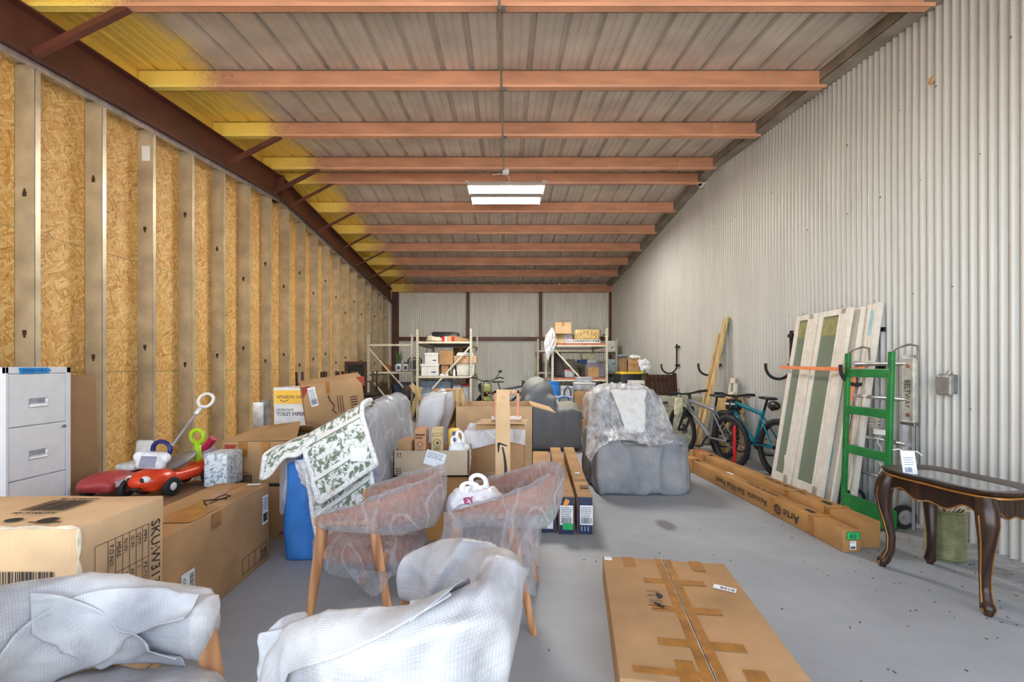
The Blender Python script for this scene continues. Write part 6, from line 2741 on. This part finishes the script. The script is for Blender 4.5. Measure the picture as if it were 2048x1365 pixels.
tote('storage_tote', 'clear lidded tray stacked highest before the right rack', (1153, 755, 1187, 767), 8.7, .3, z_, CLEARP, CLEARP)
carton('cardboard_box', 'plain cardboard box under the clear container with blue handle', (PX(1128, 9.2), 9.4, 0), (.4, .4, .50), 0, BOX)
tote('storage_tote', 'clear container with blue handle behind the recliner', (1110, 794, 1147, 815), 9.2, .35, .508, CLEARP, LV, None, 0, 'storage tote', BLUEP)
t = cbox('twine tied cardboard box behind the recliner arm', (1090, 793, 1111, 868), 9.0, .3, 0, BOX)
m = MB()
m.tube([(-.1, -.157, .3), (.1, -.157, .72)], .006, 5)
m.tube([(.1, -.157, .3), (-.1, -.157, .72)], .006, 5)
m.build('twine', plain('pale_twine', (224, 210, 170), .8), t)
# wide rear rack
filebox('white file box on the top shelf of the wide rear rack', (1215, 682, 1235, 700), 13.4, .4, BZ, None, 'file boxes on the rear rack', (0, -.2))
filebox('pale blue file box on the middle shelf of the wide rear rack', (1215, 719, 1239, 742), 13.4, .4, BZ2, plain('pale_blue_card', (176, 196, 204), .6), 'file boxes on the rear rack', (0, .15))
filebox('grey file box at the left end of the wide rear rack', (1082, 683, 1096, 700), 13.4, .4, BZ, plain('grey_card', (170, 170, 166), .6), 'file boxes on the rear rack', (0, 0))
tote('storage_tote', 'dark tote low in the wide rear rack', (1215, 755, 1240, 790), 13.4, .4, .455, GREYB)
# bin with yellow lid and its load, orchids, white boxes
t = tote('storage_tote', 'black tote with bright yellow lid right of the racks', (1240, 744, 1295, 830), 10.2, .5, 0, BLACK, YEL)
z_ = PZ(744, 10.2) + .004
cbox('cardboard box standing on the yellow lid, below another box', (1256, 730, 1282, 744), 10.25, .3, z_, BOX)
z2_ = PZ(730, 10.25) + .004
cbox('cardboard box stacked above the one on the yellow lid', (1256, 719, 1281, 730), 10.25, .28, z2_, BOX)
z3_ = PZ(719, 10.25) + .004
m = MB()
m.box((0, 0, .05), (.22, .16, .09), None, .03, 3)
tag(blob(m, .014, 2, .5, folds(14, .012, .01, 5)).build('pillow', plain('striped_white', (222, 222, 218), .8), None, (PX(1271, 10.3), 10.35, z3_), smooth=180), 'white folded pillow on top of the boxes by the right wall', 'pillow')
carton('cardboard_box', 'narrow brown cardboard box leaning on the yellow lid beside the stack', (PX(1247, 10.3), 10.35, 0), (.12, .25, .30), 0, BOXT, None, 'x', .003, 'cardboard box', z_)
tote('storage_tote', 'small grey tote above the narrow brown box by the rack post', (1238, 710, 1256, 722), 10.3, .25, z_ + .305, plain('smoke_plastic', (96, 100, 112), .4), WHITE)
t = cbox('white box with black hand hole under the orchids', (1265, 762, 1300, 845), 9.6, .4, 0, WHITE, 0, None)
m = MB()
m.sph((.0, -.205, .94), (.05, .006, .018), 14)
m.build('hand_hole', BLACK, t)
zo = PZ(762, 9.6) + .004
t = thing('orchid', 'white orchid in bloom standing on the white box by the right wall', 'flower', (PX(1290, 9.7), 9.75, zo))
m = MB()
m.lathe([(0, 0), (.05, 0), (.065, .09), (.05, .085), (0, .08)], seg=14)
m.build('pot', plain('brown_pot', (84, 66, 50), .7), t, smooth=40)
m = MB()
m2 = MB()
rg = random.Random(2)
for q in range(4):
    a = q * 1.6
    tip = V((.07 * math.cos(a), .06 * math.sin(a), .31 + .04 * q))
    m.tube([(0, 0, .08), V((.03 * math.cos(a), .03 * math.sin(a), .25)), tip], [.006, .005, .004], 5)
    for k in range(8):
        c = tip * (.62 + .055 * k) + V((rg.uniform(-.045, .045), rg.uniform(-.04, .04), rg.uniform(-.02, .03)))
        for j in range(5):
            b = 2 * PI * j / 5 + k
            m2.sph(c + V((.028 * math.cos(b), -.01, .028 * math.sin(b))), (.021, .007, .021), 8)
m.build('stem', plain('stem_green', (104, 122, 70), .7), t)
m2.build('petals', plain('white_petals', (240, 240, 246), .6, var=.02), t, smooth=180)
m = MB()
for q in range(9):
    a = 2 * PI * q / 9
    p = V((.02 * math.cos(a), .02 * math.sin(a), .08))
    e = V((.16 * math.cos(a), .12 * math.sin(a), .13))
    s_ = V((-math.sin(a), math.cos(a), 0)) * .025
    m.poly([p, (p + e) / 2 + s_ + V((0, 0, .04)), e, (p + e) / 2 - s_ + V((0, 0, .04))])
m.build('leaves', plain('dark_leaf_green', (58, 88, 46), .6), t)
t = cbox('white box stuffed with crumpled tissue paper next to the orchids', (1302, 768, 1335, 850), 9.0, .4, 0, WHITE, 0, None)
(cx, cy), (w, d, h) = rect((1302, 768, 1335, 850), 9.0, .4, 0)
m = MB()
rg = random.Random(6)
for q in range(16):
    x, y = rg.uniform(-w * .42, w * .42), rg.uniform(-.16, .16)
    m.poly([(x - .05, y, h - .01), (x + .05, y + .02, h - .01), (x + .03, y, h + rg.uniform(.04, .11)), (x - .03, y + .02, h + rg.uniform(.03, .09))])
m.build('tissue_paper', plain('tissue_white', (236, 238, 244), .8), t)

# ---- dark dining table with chairs turned over on it, left wall
t = thing('dining_table', 'dark wooden dining table loaded with upturned chairs by the strand board wall', 'table', (-2.98, 8.2, 0))
m = MB()
m.bx(-.52, .52, -.75, .75, .71, .75, .006)
m.build('tabletop', DARKW, t)
for x in (-.45, .45):
    for y in (-.66, .66):
        m = MB()
        m.bx(x - .035, x + .035, y - .035, y + .035, 0, .71, .005)
        m.build('leg', DARKW, t)


def dchair():
    t = thing('dining_chair', 'x', 'chair')
    for x in (-.19, .19):
        m = MB()
        m.bar((x, -.19, 0), (x, -.19, .44), .036, .036)
        m.build('leg', DARKW, t)
        m = MB()
        m.tube([(x, .24, 0), (x, .20, .25), (x, .20, .46), (x, .23, .72), (x, .29, .96)], .019, 6)
        m.build('leg', DARKW, t)
    m = MB()
    m.box((0, 0, .455), (.44, .44, .05), None, .015, 2)
    m.build('seat', plain('black_seat_pad', (38, 32, 30), .6), t)
    for z, y in ((.62, .22), (.76, .24), (.90, .275)):
        m = MB()
        m.box((0, y, z), (.40, .018, .07), None, .005, 1)
        m.build('back_slat', DARKW, t)
    m = MB()
    m.bar((-.19, -.0, .2), (.19, -.0, .2), .02, .02)
    m.bar((-.19, -.19, .2), (-.19, .22, .2), .02, .02)
    m.bar((.19, -.19, .2), (.19, .22, .2), .02, .02)
    m.build('stretcher', DARKW, t)
    return t


c0 = dchair()
spots = [((-3.24, 7.62, 1.236), (PI, 0, R(12)), 'dark dining chair upturned on the table, nearest corner by the wall'),
         ((-2.72, 7.62, 1.236), (PI, 0, R(-8)), 'dark dining chair upturned on the table, nearest corner by the aisle'),
         ((-3.22, 8.79, 1.236), (PI, 0, R(170)), 'dark dining chair upturned on the table, back corner by the wall'),
         ((-2.72, 8.79, 1.236), (PI, 0, R(185)), 'dark dining chair upturned on the table, back corner by the aisle'),
         ((-2.20, 7.5, 0), (0, 0, R(-70)), 'dark dining chair standing on the floor in front of the loaded table'),
         ((-2.15, 8.7, 0), (0, 0, R(-95)), 'dark dining chair standing on the floor beside the loaded table')]
for i, (loc, rot, lab) in enumerate(spots):
    o = c0 if i == 0 else copy_tree(c0)
    o.location, o.rotation_euler = loc, rot
    tag(o, lab, 'chair', 'dark dining chairs')
t = thing('wall_mirror', 'dark framed mirror standing behind the upturned chairs at the strand board wall', 'mirror', (-3.42, 10.4, 0), R(4))
m = MB()
for a in ((-.25, .25, -.02, .02, 1.36, 1.44), (-.25, -.18, -.02, .02, .6, 1.40), (.18, .25, -.02, .02, .6, 1.40), (-.25, .25, -.02, .02, .6, .68)):
    m.bx(*a, .006)
m.build('frame', DARKW, t)
m = MB()
m.bx(-.19, .19, -.006, .006, .66, 1.37)
m.build('glass', plain('dim_mirror', (60, 62, 62), .15, .5), t)
m = MB()
m.bx(-.24, .24, -.15, .15, 0, .60, .01)
m.build('base', DARKW, t)

# ---- motorcycle nose between the racks
t = thing('motorcycle', 'off road motorcycle with black handlebar and green headlamp cowl, between the storage racks', 'motorcycle', (PX(974, 9.4), 9.6, 0), R(8))
RX_ = Matrix.Rotation(R(90), 3, 'Y')
m = MB()
m.lathe([(.22, -.03), (.28, -.045), (.31, 0), (.28, .045), (.22, .03)], (0, 0, .31), 30, RX_)
m.build('tyre', RUBBER, t, smooth=50)
m = MB()
m.lathe([(.20, -.02), (.23, -.02), (.23, .02), (.20, .02), (.20, -.02)], (0, 0, .31), 30, RX_)
for k in range(14):
    a = 2 * PI * k / 14
    m.tube([(0, .03 * math.cos(a), .31 + .03 * math.sin(a)), (0, .21 * math.cos(a), .31 + .21 * math.sin(a))], .003, 4)
m.build('wheel_rim', STEEL, t)
m = MB()
for s in (-1, 1):
    m.tube([(s * .09, -.02, .31), (s * .09, .12, .70), (s * .09, .22, 1.0)], [.026, .026, .03], 10)
m.build('fork', STEEL, t, smooth=60)
m = MB()
m.box((0, .10, .86), (.18, .10, .20), Matrix.Rotation(R(-20), 3, 'X'), .04, 3)
m.box((-.02, .0, .66), (.14, .50, .03), Matrix.Rotation(R(8), 3, 'X'), .01, 2)
m.build('cowl', plain('moss_green_plastic', (108, 116, 56), .45), t, smooth=40)
m = MB()
m.tube([(-.38, .30, 1.07), (-.28, .22, 1.09), (-.1, .22, 1.02), (.1, .22, 1.02), (.28, .22, 1.09), (.38, .30, 1.07)], .014, 8)
m.tube([(-.2, .2, 1.08), (-.24, .16, 1.14), (-.2, .16, 1.17)], .008, 6)
m.tube([(.2, .2, 1.08), (.26, .14, 1.16), (.30, .14, 1.22)], .008, 6)
m.box((.29, .14, 1.22), (.08, .015, .05), None, .01, 2)
m.build('handlebar', BLACK, t, smooth=60)
m = MB()
m.tube([(0, .22, .98), (0, .45, .88), (0, .9, .80), (0, 1.5, .85)], [.05, .13, .12, .08], 12)
m.tube([(0, .3, .75), (0, .6, .35), (0, 1.0, .40), (0, 1.35, .35)], [.04, .12, .13, .05], 10)
m.build('body', BLACK, t, smooth=60)
m = MB()
m.lathe([(.22, -.05), (.28, -.06), (.31, 0), (.28, .06), (.22, .05)], (0, 1.38, .31), 30, RX_)
m.build('tyre', RUBBER, t, smooth=50)
m = MB()
m.box((.0, .05, .80), (.03, .02, .10), None, .005, 1)
m.build('reflector', plain('orange_reflector', (226, 96, 40), .3), t)

# ================================================================== toy cars on the low carton
TZ = .461
ORT = plain('orange_red_plastic', (218, 66, 32), .32, var=.05)
DRED = plain('dusty_red_plastic', (164, 60, 62), .5, var=.14, scale=9)


def tyre(par, c, r, w_, a, hubm):
    m = MB()
    rr = Matrix.Rotation(R(90), 3, 'X')
    m.lathe([(r * .45, -w_), (r * .9, -w_), (r, -w_ * .6), (r, w_ * .6), (r * .9, w_), (r * .45, w_)], c, 22, rr)
    k = m.build('wheel', RUBBER, par, smooth=40)
    m = MB()
    m.lathe([(0, -w_ * 1.05), (r * .3, -w_ * 1.05), (r * .46, -w_ * .8), (r * .46, w_ * .8), (r * .3, w_ * 1.05), (0, w_ * 1.05)], c, 16, rr)
    m.build('hub', hubm, k, smooth=40)


t = thing('ride_on_toy', 'orange ride-on toy car with grey seat and green handle, on the low box', 'ride-on toy', (-2.335, 3.20, TZ), R(80))
# local +x runs away from the door; nose at -x
m = MB()
m.sph((-.16, 0, .115), (.14, .12, .075), 20)
m.bx(-.10, .26, -.085, .085, .06, .14, .03)
m.sph((.22, 0, .11), (.10, .10, .06), 16)
m.bx(-.24, -.1, -.10, .10, .045, .10, .03)
blob(m, .012, 5).build('body', ORT, t, smooth=180)
m = MB()
m.sph((.03, 0, .195), (.15, .085, .035), 20, Matrix.Rotation(R(-16), 3, 'Y'))
m.build('seat', plain('grey_toy_seat', (128, 122, 118), .5), t, smooth=180)
m = MB()
m.tube([(.21, 0, .12), (.205, 0, .20), (.20, 0, .30)], [.05, .033, .034], 12, flat=.7)
m.tube([(.20, .055 * math.cos(a), .345 + .05 * math.sin(a)) for a in (2 * PI * k / 20 for k in range(20))], .016, 8, closed=True)
m.build('push_handle', plain('lime_green_plastic', (166, 204, 32), .35), t, smooth=180)
m = MB()
m.box((-.16, .0, .24), (.05, .22, .12), Matrix.Rotation(R(18), 3, 'Y'), .025, 3)
m.sph((-.16, -.11, .26), (.03, .03, .035), 10)
m.sph((-.16, .11, .26), (.03, .03, .035), 10)
dsh = blob(m, .01, 3).build('dashboard', plain('white_toy_plastic', (222, 222, 226), .4), t, smooth=180)
m = MB()
m.box((-.192, 0, .235), (.006, .12, .075), Matrix.Rotation(R(18), 3, 'Y'), .02, 2)
m.build('panel_sticker', plain('multicolour_panel', (142, 146, 164), .5, var=.08, scale=20), dsh)
m = MB()
m.tube([(-.10 + .01, .07 * math.cos(a), .30 + .055 * math.sin(a)) for a in (2 * PI * k / 18 for k in range(18))], .015, 8, closed=True)
m.build('steering_wheel', plain('navy_plastic', (34, 42, 110), .35), t, smooth=180)
for s in (-1, 1):
    m = MB()
    m.sph((-.255, s * .055, .135), (.022, .036, .024), 12)
    ey = m.build('eye', WHITE, t, smooth=180)
    m = MB()
    m.sph((-.274, s * .05, .133), (.01, .016, .016), 10)
    m.build('pupil', BLACK, ey, smooth=180)
m = MB()
m.tube([(-.288, -.05, .085), (-.298, 0, .075), (-.288, .05, .085)], .008, 6)
m.build('mouth', BLACK, t, smooth=180)
for x in (-.12, .20):
    for s in (-1, 1):
        tyre(t, (x, s * .105, .062), .062, .024, 0, WHITE)

t = thing('toy_car', 'dusty dark red toy car with white push rod, beside the orange ride-on toy', 'toy car', (-2.64, 3.2, TZ), R(89))
m = MB()
m.bx(-.30, .26, -.12, .12, .05, .13, .03)
m.sph((-.18, 0, .11), (.18, .125, .06), 18)
m.sph((.16, 0, .12), (.14, .12, .07), 16)
blob(m, .013, 5).build('body', DRED, t, smooth=180)
m = MB()
m.bx(-.05, .13, -.07, .07, .14, .19, .02)
m.box((.12, 0, .24), (.035, .12, .18), Matrix.Rotation(R(10), 3, 'Y'), .016, 3)
m.build('seat', plain('off_white_plastic', (206, 206, 200), .45), t, smooth=40)
for x in (-.18, .17):
    for s in (-1, 1):
        tyre(t, (x, s * .125, .06), .06, .022, 0, DRED)
m = MB()
m.cyl((.12, -.09, .13), (.45, -.16, .50), .010, None, 10)
rod = m.build('push_rod', plain('grey_rod', (172, 174, 180), .35, .4), t)
m = MB()
m.cyl((.44, -.158, .485), (.48, -.166, .53), .017, None, 10)
c = V((.53, -.176, .59))
m.tube([c + V((.035 * math.cos(a) * .62, .062 * math.sin(a), .035 * math.cos(a) * 1.5)) for a in (2 * PI * k / 22 for k in range(22))], .013, 8, closed=True)
m.build('ring_handle', WHITE, rod, smooth=180)
m = MB()
m.plate(basis((-.20, -.1265, .105), (1, 0, 0), (0, 0, 1)), -.06, .06, -.02, .02, .001)
m.build('side_sticker', plain('silver_sticker', (196, 196, 204), .4, var=.2, scale=80), t)

t = thing('toy_wagon', 'pink and clear toy behind the green push handle', 'toy', (-2.47, 3.80, .0))
m = MB()
m.bx(-.08, .08, -.10, .10, 0, .56, .02)
m.build('base', plain('white_toy_plastic', (222, 222, 226)), t)
m = MB()
m.sph((0, -.02, .62), (.06, .06, .06), 14)
m.build('dome', CLEARP, t, smooth=180)
m = MB()
m.cyl((-.03, -.05, .62), (.07, -.06, .74), .03, None, 12)
m.build('lever', plain('raspberry_plastic', (196, 44, 86), .4), t, smooth=60)
